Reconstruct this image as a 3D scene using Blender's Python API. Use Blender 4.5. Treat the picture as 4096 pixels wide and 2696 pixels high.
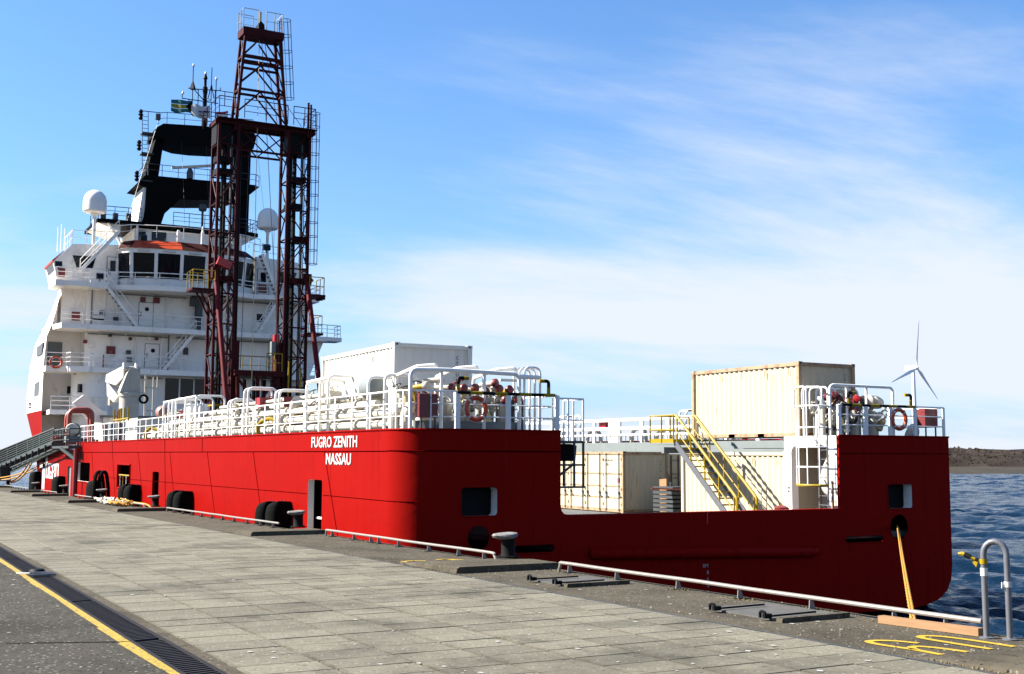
import bpy, math, random
from mathutils import Vector, Matrix
random.seed(7)
for o in list(bpy.data.objects): bpy.data.objects.remove(o)
SC = bpy.context.scene
COL = SC.collection
rad = math.radians
# ---------------------------------------------------------------- camera
cam = bpy.data.cameras.new('camera'); camo = bpy.data.objects.new('camera', cam); COL.objects.link(camo)
cam.sensor_width = 36; cam.lens = 42.0; cam.clip_start = 0.1; cam.clip_end = 30000
camo.location = (0, 0, 1.75); camo.rotation_euler = (rad(96.07), 0, rad(-28.7))
SC.camera = camo
SC.render.engine = 'CYCLES'
SC.view_settings.view_transform = 'Standard'; SC.view_settings.look = 'None'
SC.view_settings.exposure = 1.9; SC.view_settings.gamma = 1
# ---------------------------------------------------------------- sky and sun
SUN_EL, SUN_AZ = rad(37), rad(-58)          # azimuth measured from +Y towards +X
sdir = Vector((math.sin(SUN_AZ) * math.cos(SUN_EL), math.cos(SUN_AZ) * math.cos(SUN_EL), math.sin(SUN_EL)))
W = bpy.data.worlds.new('World'); SC.world = W; W.use_nodes = True
nt = W.node_tree; nt.nodes.clear()
def N(tree, typ, **kw):
    n = tree.nodes.new(typ)
    for k, v in kw.items():
        if k in n.inputs.keys() if isinstance(k, str) else False: n.inputs[k].default_value = v
        else: setattr(n, k, v)
    return n
def math_n(tree, op, a, b=None, c=None, clamp=False):
    n = tree.nodes.new('ShaderNodeMath'); n.operation = op; n.use_clamp = clamp
    for i, x in enumerate((a, b, c)):
        if x is None: continue
        if isinstance(x, (int, float)): n.inputs[i].default_value = x
        else: tree.links.new(x, n.inputs[i])
    return n.outputs[0]
SKY_ROT = rad(170); SKY_LOC = (5.0, 4.6, 0)
def build_sky():
    L = nt.links.new
    out = N(nt, 'ShaderNodeOutputWorld'); bg = N(nt, 'ShaderNodeBackground')
    sky = N(nt, 'ShaderNodeTexSky', sky_type='NISHITA', sun_disc=False, sun_elevation=SUN_EL, sun_rotation=SUN_AZ,
            altitude=0, air_density=1.0, dust_density=0.35, ozone_density=3.2)
    tc = N(nt, 'ShaderNodeTexCoord'); sep = N(nt, 'ShaderNodeSeparateXYZ'); L(tc.outputs['Generated'], sep.inputs[0])
    z = math_n(nt, 'MAXIMUM', sep.outputs[2], 0.0)
    zz = math_n(nt, 'ADD', z, 0.13)
    cx = math_n(nt, 'DIVIDE', sep.outputs[0], zz); cy = math_n(nt, 'DIVIDE', sep.outputs[1], zz)
    cb = N(nt, 'ShaderNodeCombineXYZ'); L(cx, cb.inputs[0]); L(cy, cb.inputs[1])
    mp = N(nt, 'ShaderNodeMapping'); L(cb.outputs[0], mp.inputs[0])
    mp.inputs['Rotation'].default_value = (0, 0, SKY_ROT); mp.inputs['Scale'].default_value = (0.5, 0.85, 1); mp.inputs['Location'].default_value = SKY_LOC
    n1 = N(nt, 'ShaderNodeTexNoise', Scale=0.70, Detail=10, Roughness=0.62, Distortion=0.25); L(mp.outputs[0], n1.inputs['Vector'])
    n2 = N(nt, 'ShaderNodeTexNoise', Scale=0.30, Detail=3, Roughness=0.5); L(mp.outputs[0], n2.inputs['Vector'])
    s = math_n(nt, 'ADD', math_n(nt, 'MULTIPLY', n1.outputs[0], 0.8), math_n(nt, 'MULTIPLY', n2.outputs[0], 0.7))
    low = math_n(nt, 'POWER', math_n(nt, 'SUBTRACT', 1.0, z, clamp=True), 4.0)
    s = math_n(nt, 'ADD', s, math_n(nt, 'MULTIPLY', low, 0.255))
    mr = N(nt, 'ShaderNodeMapRange', interpolation_type='SMOOTHSTEP'); L(s, mr.inputs[0])
    mr.inputs[1].default_value = 0.80; mr.inputs[2].default_value = 1.01; mr.inputs[3].default_value = 0; mr.inputs[4].default_value = 0.97
    hz = math_n(nt, 'MULTIPLY', math_n(nt, 'POWER', math_n(nt, 'SUBTRACT', 1.0, z, clamp=True), 8.0), 0.8)
    tint = N(nt, 'ShaderNodeMixRGB', blend_type='MULTIPLY'); tint.inputs[0].default_value = 1
    L(sky.outputs[0], tint.inputs[1]); tint.inputs[2].default_value = (0.74, 1.01, 1.25, 1)
    m0 = N(nt, 'ShaderNodeMixRGB'); L(hz, m0.inputs[0]); L(tint.outputs[0], m0.inputs[1]); m0.inputs[2].default_value = (2.8, 3.55, 4.8, 1)
    m1 = N(nt, 'ShaderNodeMixRGB'); L(mr.outputs[0], m1.inputs[0]); L(m0.outputs[0], m1.inputs[1]); m1.inputs[2].default_value = (4.6, 4.95, 5.5, 1)
    L(m1.outputs[0], bg.inputs[0]); bg.inputs[1].default_value = 0.05
    L(bg.outputs[0], out.inputs[0])
build_sky()
sun = bpy.data.lights.new('sun', 'SUN'); sun.energy = 5.0; sun.angle = rad(0.5); sun.color = (1.0, 0.95, 0.86)
suno = bpy.data.objects.new('sun', sun); COL.objects.link(suno)
suno.rotation_euler = (-sdir).to_track_quat('-Z', 'Y').to_euler(); suno.location = sdir * 60

# ---------------------------------------------------------------- materials
MATS = {}
def mat(name, col, rough=0.5, metal=0.0, var=0.10, scale=3.0, stretch=(1, 1, 1), dirt=None, dirt_amt=0.5, dirt_at=0.58, bump=0.0, bscale=20.0, spec=0.5, island=0.0, detail=5.0):
    m = bpy.data.materials.new(name); m.use_nodes = True; t = m.node_tree; L = t.links.new
    b = t.nodes['Principled BSDF']; b.inputs['Roughness'].default_value = rough; b.inputs['Metallic'].default_value = metal
    b.inputs['Specular IOR Level'].default_value = spec
    tc = N(t, 'ShaderNodeTexCoord'); mp = N(t, 'ShaderNodeMapping'); L(tc.outputs['Object'], mp.inputs[0]); mp.inputs['Scale'].default_value = stretch
    if island:
        oi = N(t, 'ShaderNodeObjectInfo'); ge = N(t, 'ShaderNodeNewGeometry')
        rnd = math_n(t, 'FRACT', math_n(t, 'ADD', oi.outputs['Random'], ge.outputs['Random Per Island']))
        off = N(t, 'ShaderNodeCombineXYZ'); L(math_n(t, 'MULTIPLY', rnd, 37.0), off.inputs[0]); L(math_n(t, 'MULTIPLY', rnd, 71.0), off.inputs[1])
        L(off.outputs[0], mp.inputs['Location'])
    n = N(t, 'ShaderNodeTexNoise', Scale=scale, Detail=detail, Roughness=0.6); L(mp.outputs[0], n.inputs['Vector'])
    mr = N(t, 'ShaderNodeMapRange'); L(n.outputs[0], mr.inputs[0]); mr.inputs[1].default_value = 0.3; mr.inputs[2].default_value = 0.7
    mr.inputs[3].default_value = 1 - var; mr.inputs[4].default_value = 1 + var
    fac = mr.outputs[0]
    if island:
        ramp = N(t, 'ShaderNodeMapRange', interpolation_type='LINEAR'); L(math_n(t, 'POWER', rnd, 0.55), ramp.inputs[0]); ramp.inputs[3].default_value = 1 - island; ramp.inputs[4].default_value = 1 + island * 0.35
        fac = math_n(t, 'MULTIPLY', fac, ramp.outputs[0])
    mx = N(t, 'ShaderNodeMixRGB', blend_type='MULTIPLY'); mx.inputs[0].default_value = 1; mx.inputs[1].default_value = (*col, 1)
    cb = N(t, 'ShaderNodeCombineXYZ'); [L(fac, cb.inputs[i]) for i in range(3)]; L(cb.outputs[0], mx.inputs[2])
    res = mx.outputs[0]
    if dirt:
        n2 = N(t, 'ShaderNodeTexNoise', Scale=scale * 1.7, Detail=8, Roughness=0.68); L(mp.outputs[0], n2.inputs['Vector'])
        r2 = N(t, 'ShaderNodeMapRange'); L(n2.outputs[0], r2.inputs[0]); r2.inputs[1].default_value = dirt_at; r2.inputs[2].default_value = dirt_at + 0.14; r2.inputs[4].default_value = dirt_amt
        m2 = N(t, 'ShaderNodeMixRGB'); L(r2.outputs[0], m2.inputs[0]); L(res, m2.inputs[1]); m2.inputs[2].default_value = (*dirt, 1); res = m2.outputs[0]
    L(res, b.inputs['Base Color'])
    if bump:
        nb = N(t, 'ShaderNodeTexNoise', Scale=bscale, Detail=4, Roughness=0.6); L(mp.outputs[0], nb.inputs['Vector'])
        bp = N(t, 'ShaderNodeBump', Strength=bump, Distance=0.02); L(nb.outputs[0], bp.inputs['Height']); L(bp.outputs[0], b.inputs['Normal'])
    MATS[name] = m
    return m
def speckle(m, scale, size, col, amt=1.0):
    """sparse pale flecks (grit, droppings, chips) over a material made by mat()"""
    t = m.node_tree; L = t.links.new; b = t.nodes['Principled BSDF']
    src = b.inputs['Base Color'].links[0].from_socket
    tc = N(t, 'ShaderNodeTexCoord'); v = N(t, 'ShaderNodeTexVoronoi', Scale=scale); v.inputs['Randomness'].default_value = 1
    L(tc.outputs['Object'], v.inputs['Vector'])
    ok = math_n(t, 'LESS_THAN', v.outputs['Distance'], size)
    wn = N(t, 'ShaderNodeTexWhiteNoise'); L(v.outputs['Position'], wn.inputs['Vector'])
    pick = math_n(t, 'LESS_THAN', wn.outputs['Value'], amt)
    f = math_n(t, 'MULTIPLY', ok, pick)
    mx = N(t, 'ShaderNodeMixRGB'); L(f, mx.inputs[0]); L(src, mx.inputs[1]); mx.inputs[2].default_value = (*col, 1)
    L(mx.outputs[0], b.inputs['Base Color'])
def hull_wear(m):
    t = m.node_tree; L = t.links.new; b = t.nodes['Principled BSDF']; src = b.inputs['Base Color'].links[0].from_socket
    tc = N(t, 'ShaderNodeTexCoord'); sep = N(t, 'ShaderNodeSeparateXYZ'); L(tc.outputs['Object'], sep.inputs[0])
    def layer(src, stretch, sc, lo, hi, amt, col, band=None):
        mp = N(t, 'ShaderNodeMapping'); L(tc.outputs['Object'], mp.inputs[0]); mp.inputs['Scale'].default_value = stretch
        n = N(t, 'ShaderNodeTexNoise', Scale=sc, Detail=7, Roughness=0.65); L(mp.outputs[0], n.inputs['Vector'])
        r = N(t, 'ShaderNodeMapRange'); L(n.outputs[0], r.inputs[0]); r.inputs[1].default_value = lo; r.inputs[2].default_value = hi; r.inputs[4].default_value = amt; f = r.outputs[0]
        if band:
            q = N(t, 'ShaderNodeMapRange', interpolation_type='SMOOTHSTEP'); L(sep.outputs[2], q.inputs[0]); q.inputs[1].default_value = band[1]; q.inputs[2].default_value = band[0]; f = math_n(t, 'MULTIPLY', f, q.outputs[0])
        mx = N(t, 'ShaderNodeMixRGB'); L(f, mx.inputs[0]); L(src, mx.inputs[1]); mx.inputs[2].default_value = (*col, 1); return mx.outputs[0]
    src = layer(src, (2.2, 2.2, .10), 1.3, .56, .72, .6, (0.085, 0.0014, 0.0016))
    src = layer(src, (3.5, 3.5, .09), 2.1, .64, .74, .45, (0.22, 0.028, 0.024))
    src = layer(src, (1, .35, 2.2), 2.0, .58, .70, .55, (0.03, 0.004, 0.004), (-.6, .5))
    src = layer(src, (3, 3, .12), 3.0, .67, .75, .55, (0.09, 0.018, 0.006))
    L(src, b.inputs['Base Color'])
RED = mat('hull_red', (0.192, 0.0034, 0.0022), 0.5, var=0.05, scale=0.5, stretch=(1, .5, 1), bump=0.8, bscale=1.1, dirt=(0.15, 0.003, 0.004), dirt_amt=0.25, spec=0.015)
hull_wear(RED)
SEAM = mat('seam_red', (0.05, 0.0008, 0.001), 0.9, spec=0.0)
DRED = mat('derrick_red', (0.034, 0.0028, 0.0036), 0.6, spec=0.1, var=0.2, scale=2, dirt=(0.02, 0.004, 0.004), dirt_amt=0.5)
CAPRED = mat('cap_red', (0.12, 0.008, 0.009), 0.45, var=0.2, scale=6)
SRED = mat('signal_red', (0.30, 0.006, 0.006), 0.4)
WHITE = mat('white_paint', (0.70, 0.68, 0.64), 0.5, spec=0.25, var=0.05, scale=1.5, dirt=(0.36, 0.30, 0.23), dirt_amt=0.25, dirt_at=0.62)
SWHITE = mat('superstructure_white', (0.76, 0.71, 0.645), 0.55, spec=0.25, var=0.06, scale=0.7, stretch=(1, 1, .45), dirt=(0.34, 0.27, 0.20), dirt_amt=0.55, dirt_at=0.57)
TURB = mat('turbine_white', (0.75, 0.77, 0.8), 0.5, var=0.02)
PIPEW = mat('pipe_white', (0.42, 0.39, 0.325), 0.45, spec=0.3, var=0.08, scale=3, dirt=(0.17, 0.115, 0.065), dirt_amt=0.45, dirt_at=0.60)
GREY = mat('grey_paint', (0.135, 0.152, 0.15), 0.55, spec=0.2, var=0.08, scale=1.2, dirt=(0.12, 0.115, 0.1), dirt_amt=0.4)
DGREY = mat('dark_grey', (0.03, 0.033, 0.036), 0.5, var=0.2)
BLACK = mat('black_paint', (0.003, 0.0033, 0.0036), 0.6, var=0.2, spec=0.1)
FUNNEL = mat('funnel_black', (0.0022, 0.0025, 0.0025), 0.6, var=0.2, scale=0.8, spec=0.04)
RUBBER = mat('rubber', (0.0035, 0.004, 0.0035), 0.9, spec=0.05, var=0.25, scale=5, bump=0.2)
GLASS = mat('window_glass', (0.004, 0.006, 0.008), 0.05, var=0.3, scale=0.6, spec=0.25)
YEL = mat('safety_yellow', (0.25, 0.165, 0.004), 0.5, spec=0.2, var=0.08, dirt=(0.13, 0.085, 0.012), dirt_amt=0.3)
ORANGE = mat('safety_orange', (0.42, 0.045, 0.006), 0.45, var=0.06)
ORANGE2 = mat('davit_orange', (0.30, 0.05, 0.028), 0.45, var=0.08)
CREAM = mat('container_cream', (0.40, 0.345, 0.245), 0.6, spec=0.12, var=0.05, scale=1.2, stretch=(2.5, 2.5, 0.22), dirt=(0.13, 0.055, 0.018), dirt_amt=0.75, dirt_at=0.595)
RUST = mat('rusty_frame', (0.26, 0.18, 0.10), 0.65, var=0.1, scale=2, dirt=(0.16, 0.045, 0.016), dirt_amt=0.85, dirt_at=0.50)
CWHITE = mat('container_white', (0.56, 0.54, 0.49), 0.6, spec=0.2, var=0.04, scale=1.2, stretch=(2, 2, .4), dirt=(0.5, 0.42, 0.3), dirt_amt=0.35, dirt_at=0.64)
INK = mat('stencil_ink', (0.02, 0.02, 0.02), 0.6)
LETTER = mat('letter_white', (0.45, 0.44, 0.42), 0.5, var=0.03)
STEEL = mat('galvanised_steel', (0.11, 0.113, 0.125), 0.45, metal=0.35, var=0.12, scale=8)
RAILP = mat('quay_rail_paint', (0.165, 0.145, 0.125), 0.5, var=0.08, scale=6, dirt=(0.12, 0.085, 0.055), dirt_amt=0.7, dirt_at=0.56)
IRON = mat('cast_iron', (0.006, 0.0055, 0.005), 0.75, spec=0.08, var=0.35, scale=7, dirt=(0.045, 0.026, 0.015), dirt_amt=0.55, dirt_at=0.6, bump=0.3, bscale=25)
GUANO = mat('bollard_cap', (0.15, 0.145, 0.135), 0.8, var=0.3, scale=9, dirt=(0.035, 0.03, 0.028), dirt_amt=0.8, dirt_at=0.5, bump=0.4, bscale=30)
ROPE = mat('rope_orange', (0.34, 0.16, 0.008), 0.8, var=0.2, scale=60)
ROPEW = mat('rope_white', (0.42, 0.38, 0.32), 0.85, var=0.25, scale=30)
WOOD = mat('timber', (0.235, 0.135, 0.07), 0.75, spec=0.1, var=0.12, scale=4, stretch=(6, .6, 6), dirt=(0.10, 0.045, 0.022), dirt_amt=0.7, dirt_at=0.66)
MESHN = mat('gangway_net', (0.04, 0.06, 0.055), 0.7)
GALU = mat('gangway_metal', (0.02, 0.026, 0.025), 0.55, var=0.2)
SLAB = mat('paving_slab', (0.140, 0.128, 0.095), 0.85, var=0.13, scale=9, bump=0.35, bscale=60, dirt=(0.066, 0.063, 0.053), dirt_amt=0.45, dirt_at=0.56, island=0.24, detail=9, spec=0.15)
speckle(SLAB, 3.2, 0.05, (0.22, 0.215, 0.2), 0.22); speckle(SLAB, 15, 0.24, (0.055, 0.052, 0.044), 0.34); speckle(SLAB, 17, 0.22, (0.23, 0.222, 0.19), 0.30); speckle(SLAB, 30, 0.3, (0.07, 0.066, 0.056), 0.35)
def quay_stains(m, amt, sc=0.5):
    t = m.node_tree; L = t.links.new; b = t.nodes['Principled BSDF']; src = b.inputs['Base Color'].links[0].from_socket
    ge = N(t, 'ShaderNodeNewGeometry')
    for s_, st, lo, hi, a, col in ((sc, (1, 1, 1), .50, .66, amt, (.22, .22, .22)), (sc * 3.1, (1.0, .45, 1), .56, .70, amt * .9, (.28, .27, .26)), (sc * 9, (1, 1, 1), .62, .72, amt * .8, (.22, .21, .19))):
        mp = N(t, 'ShaderNodeMapping'); L(ge.outputs['Position'], mp.inputs[0]); mp.inputs['Scale'].default_value = st
        n = N(t, 'ShaderNodeTexNoise', Scale=s_, Detail=8, Roughness=0.62); L(mp.outputs[0], n.inputs['Vector'])
        r = N(t, 'ShaderNodeMapRange'); L(n.outputs[0], r.inputs[0]); r.inputs[1].default_value = lo; r.inputs[2].default_value = hi; r.inputs[4].default_value = a
        mx = N(t, 'ShaderNodeMixRGB', blend_type='MULTIPLY'); L(r.outputs[0], mx.inputs[0]); L(src, mx.inputs[1]); mx.inputs[2].default_value = (*col, 1); src = mx.outputs[0]
    L(src, b.inputs['Base Color'])
quay_stains(SLAB, .6)
SLABN = SLAB.copy(); SLABN.name = 'paving_slab_near'
def edge_dirt(m):
    t = m.node_tree; L = t.links.new; b = t.nodes['Principled BSDF']; src = b.inputs['Base Color'].links[0].from_socket
    tc = N(t, 'ShaderNodeTexCoord'); sp = N(t, 'ShaderNodeSeparateXYZ'); L(tc.outputs['Generated'], sp.inputs[0]); ge = N(t, 'ShaderNodeNewGeometry')
    n = N(t, 'ShaderNodeTexNoise', Scale=5.0, Detail=6, Roughness=0.7); L(ge.outputs['Position'], n.inputs['Vector'])
    ex = math_n(t, 'ABSOLUTE', math_n(t, 'SUBTRACT', sp.outputs[0], .5)); ey = math_n(t, 'ABSOLUTE', math_n(t, 'SUBTRACT', sp.outputs[1], .5))
    e = math_n(t, 'MAXIMUM', ex, math_n(t, 'SUBTRACT', ey, .008)); e = math_n(t, 'ADD', e, math_n(t, 'MULTIPLY', math_n(t, 'SUBTRACT', n.outputs[0], .5), .16))
    r = N(t, 'ShaderNodeMapRange'); L(e, r.inputs[0]); r.inputs[1].default_value = .455; r.inputs[2].default_value = .52; r.inputs[4].default_value = .75
    mx = N(t, 'ShaderNodeMixRGB', blend_type='MULTIPLY'); L(r.outputs[0], mx.inputs[0]); L(src, mx.inputs[1]); mx.inputs[2].default_value = (.36, .34, .30, 1); L(mx.outputs[0], b.inputs['Base Color'])
edge_dirt(SLABN)
JOINT = mat('joint_soil', (0.014, 0.013, 0.010), 0.95, spec=0.0, var=0.3, scale=9, dirt=(0.035, 0.038, 0.016), dirt_amt=0.5)
CONC = mat('edge_concrete', (0.066, 0.056, 0.040), 0.92, var=0.25, scale=2.4, bump=0.6, bscale=45, dirt=(0.026, 0.023, 0.017), dirt_amt=0.6, dirt_at=0.54, detail=9, spec=0.1)
speckle(CONC, 14, 0.24, (0.14, 0.125, 0.10), 0.24); speckle(CONC, 17, 0.28, (0.018, 0.018, 0.014), 0.32); speckle(CONC, 5.5, 0.085, (0.20, 0.185, 0.155), 0.30)
ASPH = mat('asphalt', (0.05, 0.045, 0.036), 0.92, var=0.15, scale=1.1, bump=0.7, bscale=70, dirt=(0.034, 0.032, 0.028), dirt_amt=0.4, detail=9, spec=0.1)
speckle(ASPH, 20, 0.30, (0.17, 0.16, 0.14), 0.32); speckle(ASPH, 24, 0.34, (0.012, 0.015, 0.013), 0.42); speckle(ASPH, 2.2, 0.035, (0.32, 0.31, 0.3), 0.12)
quay_stains(CONC, .5, .6); quay_stains(ASPH, .45, .4)
PAINTY = mat('road_paint', (0.28, 0.185, 0.006), 0.8, var=0.12, scale=10, dirt=(0.05, 0.046, 0.036), dirt_amt=0.95, dirt_at=0.50)
PAINTY2 = mat('number_paint', (0.36, 0.23, 0.004), 0.7, var=0.06, scale=10, dirt=(0.1, 0.085, 0.05), dirt_amt=0.8, dirt_at=0.66)
GRATE = mat('drain_iron', (0.018, 0.0165, 0.018), 0.7, spec=0.1, metal=0.0, var=0.25, scale=10, dirt=(0.045, 0.04, 0.035), dirt_amt=0.5)
CHECKER = mat('hatch_plate', (0.080, 0.076, 0.070), 0.65, spec=0.1, metal=0.0, var=0.15, scale=6, bump=0.5, bscale=60)
DUNE = mat('dune_scrub', (0.028, 0.021, 0.017), 0.95, spec=0.05, var=0.35, scale=0.05, dirt=(0.055, 0.043, 0.034), dirt_amt=0.7, dirt_at=0.55, detail=10)
SAND = mat('sand_bank', (0.042, 0.037, 0.029), 0.95, spec=0.05, var=0.15, scale=0.05)
GRASS = mat('dry_grass', (0.13, 0.10, 0.04), 0.9, var=0.3, scale=8)
FTEAL = mat('flag_teal', (0.01, 0.09, 0.10), 0.8); FGOLD = mat('flag_gold', (0.24, 0.19, 0.012), 0.8); FBLUE = mat('flag_blue', (0.015, 0.03, 0.12), 0.8)
PINK = mat('primer_pink', (0.22, 0.11, 0.09), 0.5)
BRASS = mat('brass', (0.45, 0.36, 0.2), 0.45, metal=0.3, var=0.2)

# ---------------------------------------------------------------- mesh builder
class B:
    def __init__(s): s.v = []; s.f = []; s.m = []; s.mi = 0; s.pc = []
    def add(s, vs, fs):
        k = len(s.v); s.pc.append((k, len(s.f))); s.v += [tuple(x) for x in vs]; s.f += [tuple(i + k for i in f) for f in fs]; s.m += [s.mi] * len(fs); return s
    def box(s, a, b):
        (x0, y0, z0), (x1, y1, z1) = a, b
        x0, x1 = min(x0, x1), max(x0, x1); y0, y1 = min(y0, y1), max(y0, y1); z0, z1 = min(z0, z1), max(z0, z1)
        return s.add([(x0, y0, z0), (x1, y0, z0), (x1, y1, z0), (x0, y1, z0), (x0, y0, z1), (x1, y0, z1), (x1, y1, z1), (x0, y1, z1)],
                     [(0, 3, 2, 1), (4, 5, 6, 7), (0, 1, 5, 4), (1, 2, 6, 5), (2, 3, 7, 6), (3, 0, 4, 7)])
    def cbox(s, c, sz, rot=None):
        R = rot or Matrix.Identity(3); c = Vector(c); h = Vector(sz) / 2
        vs = [c + R @ Vector((x * h.x, y * h.y, z * h.z)) for z in (-1, 1) for x, y in ((-1, -1), (1, -1), (1, 1), (-1, 1))]
        return s.add(vs, [(0, 3, 2, 1), (4, 5, 6, 7), (0, 1, 5, 4), (1, 2, 6, 5), (2, 3, 7, 6), (3, 0, 4, 7)])
    def beam(s, p, q, w, h=None, up=(0, 0, 1)):
        p, q = Vector(p), Vector(q); d = (q - p); l = d.length; d.normalize(); u = Vector(up)
        if abs(d.dot(u)) > 0.98: u = Vector((0, 1, 0))
        x = d.cross(u).normalized(); y = x.cross(d)
        return s.cbox((p + q) / 2, (w, l, h or w), Matrix((x, d, y)).transposed())
    def tube(s, pts, r, n=6, closed=False, cap=True):
        P = [Vector(p) for p in pts]; k0 = len(s.v); m = len(P); rings = []; prev = None
        for i, p in enumerate(P):
            if closed: d = (P[(i + 1) % m] - P[i - 1])
            elif i == 0: d = P[1] - P[0]
            elif i == m - 1: d = P[-1] - P[-2]
            else: d = (P[i + 1] - p).normalized() + (p - P[i - 1]).normalized()
            d.normalize()
            if prev is None:
                u = Vector((0, 0, 1)) if abs(d.z) < 0.9 else Vector((1, 0, 0)); a = d.cross(u).normalized()
            else: a = (prev - d * prev.dot(d)).normalized()
            prev = a; b = d.cross(a); rr = r[i] if isinstance(r, (list, tuple)) else r
            rings.append([p + (a * math.cos(2 * math.pi * j / n) + b * math.sin(2 * math.pi * j / n)) * rr for j in range(n)])
        vs = [x for ring in rings for x in ring]; fs = []
        for i in range(m if closed else m - 1):
            i2 = (i + 1) % m
            for j in range(n): fs.append((i * n + j, i * n + (j + 1) % n, i2 * n + (j + 1) % n, i2 * n + j))
        if cap and not closed: fs += [tuple(range(n - 1, -1, -1)), tuple((m - 1) * n + j for j in range(n))]
        return s.add(vs, fs)
    def rod(s, p, q, r, n=6): return s.tube([p, q], r, n)
    def lathe(s, prof, c=(0, 0, 0), axis=(0, 0, 1), n=14):
        """prof: (radius, along) pairs"""
        a = Vector(axis).normalized(); u = Vector((1, 0, 0)) if abs(a.x) < 0.9 else Vector((0, 1, 0)); x = a.cross(u).normalized(); y = a.cross(x); c = Vector(c); vs = []; fs = []
        for (r, h) in prof: vs += [c + a * h + (x * math.cos(2 * math.pi * j / n) + y * math.sin(2 * math.pi * j / n)) * r for j in range(n)]
        for i in range(len(prof) - 1):
            for j in range(n): fs.append((i * n + j, i * n + (j + 1) % n, (i + 1) * n + (j + 1) % n, (i + 1) * n + j))
        fs += [tuple(range(n - 1, -1, -1)), tuple((len(prof) - 1) * n + j for j in range(n))]
        return s.add(vs, fs)
    def torus(s, c, R, r, axis=(0, 0, 1), n=18, m=6):
        a = Vector(axis).normalized(); u = Vector((1, 0, 0)) if abs(a.x) < 0.9 else Vector((0, 1, 0)); x = a.cross(u).normalized(); y = a.cross(x)
        return s.tube([Vector(c) + (x * math.cos(2 * math.pi * i / n) + y * math.sin(2 * math.pi * i / n)) * R for i in range(n)], r, m, closed=True)
    def prism(s, poly, f0, f1):
        """poly: 2-D outline; f0,f1 map (a,b) to the two end faces"""
        n = len(poly); vs = [f0(*p) for p in poly] + [f1(*p) for p in poly]
        return s.add(vs, [tuple(range(n - 1, -1, -1)), tuple(range(n, 2 * n))] + [(i, (i + 1) % n, n + (i + 1) % n, n + i) for i in range(n)])
    def sheet(s, rows):
        m = len(rows[0]); vs = [p for r in rows for p in r]
        return s.add(vs, [(i * m + j, i * m + j + 1, (i + 1) * m + j + 1, (i + 1) * m + j) for i in range(len(rows) - 1) for j in range(m - 1)])
    def mesh(s, name, mats):
        me = bpy.data.meshes.new(name); me.from_pydata(s.v, [], s.f); me.update()
        for m in (mats if isinstance(mats, (list, tuple)) else [mats]): me.materials.append(m)
        if isinstance(mats, (list, tuple)): me.polygons.foreach_set('material_index', s.m)
        me.polygons.foreach_set('use_smooth', [True] * len(s.f))
        try: me.set_sharp_from_angle(angle=rad(38))
        except Exception: pass
        return me
    def obj(s, name, mats, parent=None, **kw): return put(name, s.mesh(name, mats), parent, **kw)
def each(b, name, m, parent, **kw):
    """every primitive collected in b becomes an object of its own"""
    out = []
    for i, (v0, f0) in enumerate(b.pc):
        v1, f1 = b.pc[i + 1] if i + 1 < len(b.pc) else (len(b.v), len(b.f))
        q = B(); q.add(b.v[v0:v1], [tuple(x - v0 for x in f) for f in b.f[f0:f1]]); out.append(q.obj(name, m, parent, **kw))
    return out
def put(name, me, parent=None, loc=None, rot=None, kind=None, label=None):
    o = bpy.data.objects.new(name, me); COL.objects.link(o)
    if parent: o.parent = parent
    if loc is not None: o.location = loc
    if rot is not None: o.rotation_euler = rot
    if kind: o['kind'] = kind
    if label: o['label'] = label
    return o
SM = Matrix.Translation((12.75, 29.3, 0)) @ Matrix.Rotation(rad(0.5), 4, 'X')     # the ship's frame: across, forward, up; trimmed by the stern
def tag(o, label, cat, group=None):
    o['label'] = label; o['category'] = cat
    if group: o['group'] = group
    return o
def thing(name, label, cat, loc=(0, 0, 0), rz=0, group=None, ship=False):
    o = bpy.data.objects.new(name, None); COL.objects.link(o); o.empty_display_size = 0.3
    M = Matrix.Translation(loc) @ Matrix.Rotation(rz, 4, 'Z')
    o.matrix_world = (SM @ M) if ship else M
    return tag(o, label, cat, group)
def copy_tree(root, M, label=None, group=None):
    def cp(o, par):
        c = o.copy(); COL.objects.link(c); c.parent = par
        for ch in o.children: cp(ch, c)
        return c
    r = cp(root, None); r.matrix_world = M
    if label: r['label'] = label
    if group: r['group'] = group
    return r
def text_mesh(name, s, size, m, bold=0.0, sx=1.0, depth=0.004, spacing=1.0):
    cu = bpy.data.curves.new(name, 'FONT'); cu.body = s; cu.size = size; cu.extrude = depth; cu.offset = bold; cu.space_character = spacing; cu.resolution_u = 2
    ob = bpy.data.objects.new(name, cu); COL.objects.link(ob)
    bpy.context.view_layer.update()
    me = bpy.data.meshes.new_from_object(ob.evaluated_get(bpy.context.evaluated_depsgraph_get()))
    bpy.data.objects.remove(ob); bpy.data.curves.remove(cu)
    me.name = name; me.materials.clear(); me.materials.append(m)
    for v in me.vertices: v.co.x *= sx
    return me
def put_text(name, s, size, m, parent, origin, right, up, bold=0.0, sx=1.0, spacing=1.0, width=None, depth=0.004):
    me = text_mesh(name, s, size, m, bold, sx, depth, spacing)
    if width:
        xs = [v.co.x for v in me.vertices]; k = width / (max(xs) - min(xs)); x0 = min(xs)
        for v in me.vertices: v.co.x = (v.co.x - x0) * k
    r = Vector(right).normalized(); u = Vector(up).normalized(); n = r.cross(u)
    M = Matrix((r, u, n)).transposed().to_4x4(); M.translation = Vector(origin)
    o = put(name, me, parent); o.matrix_local = M
    return o
def lerp(a, b, t): return tuple(x + (y - x) * t for x, y in zip(a, b))
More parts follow.
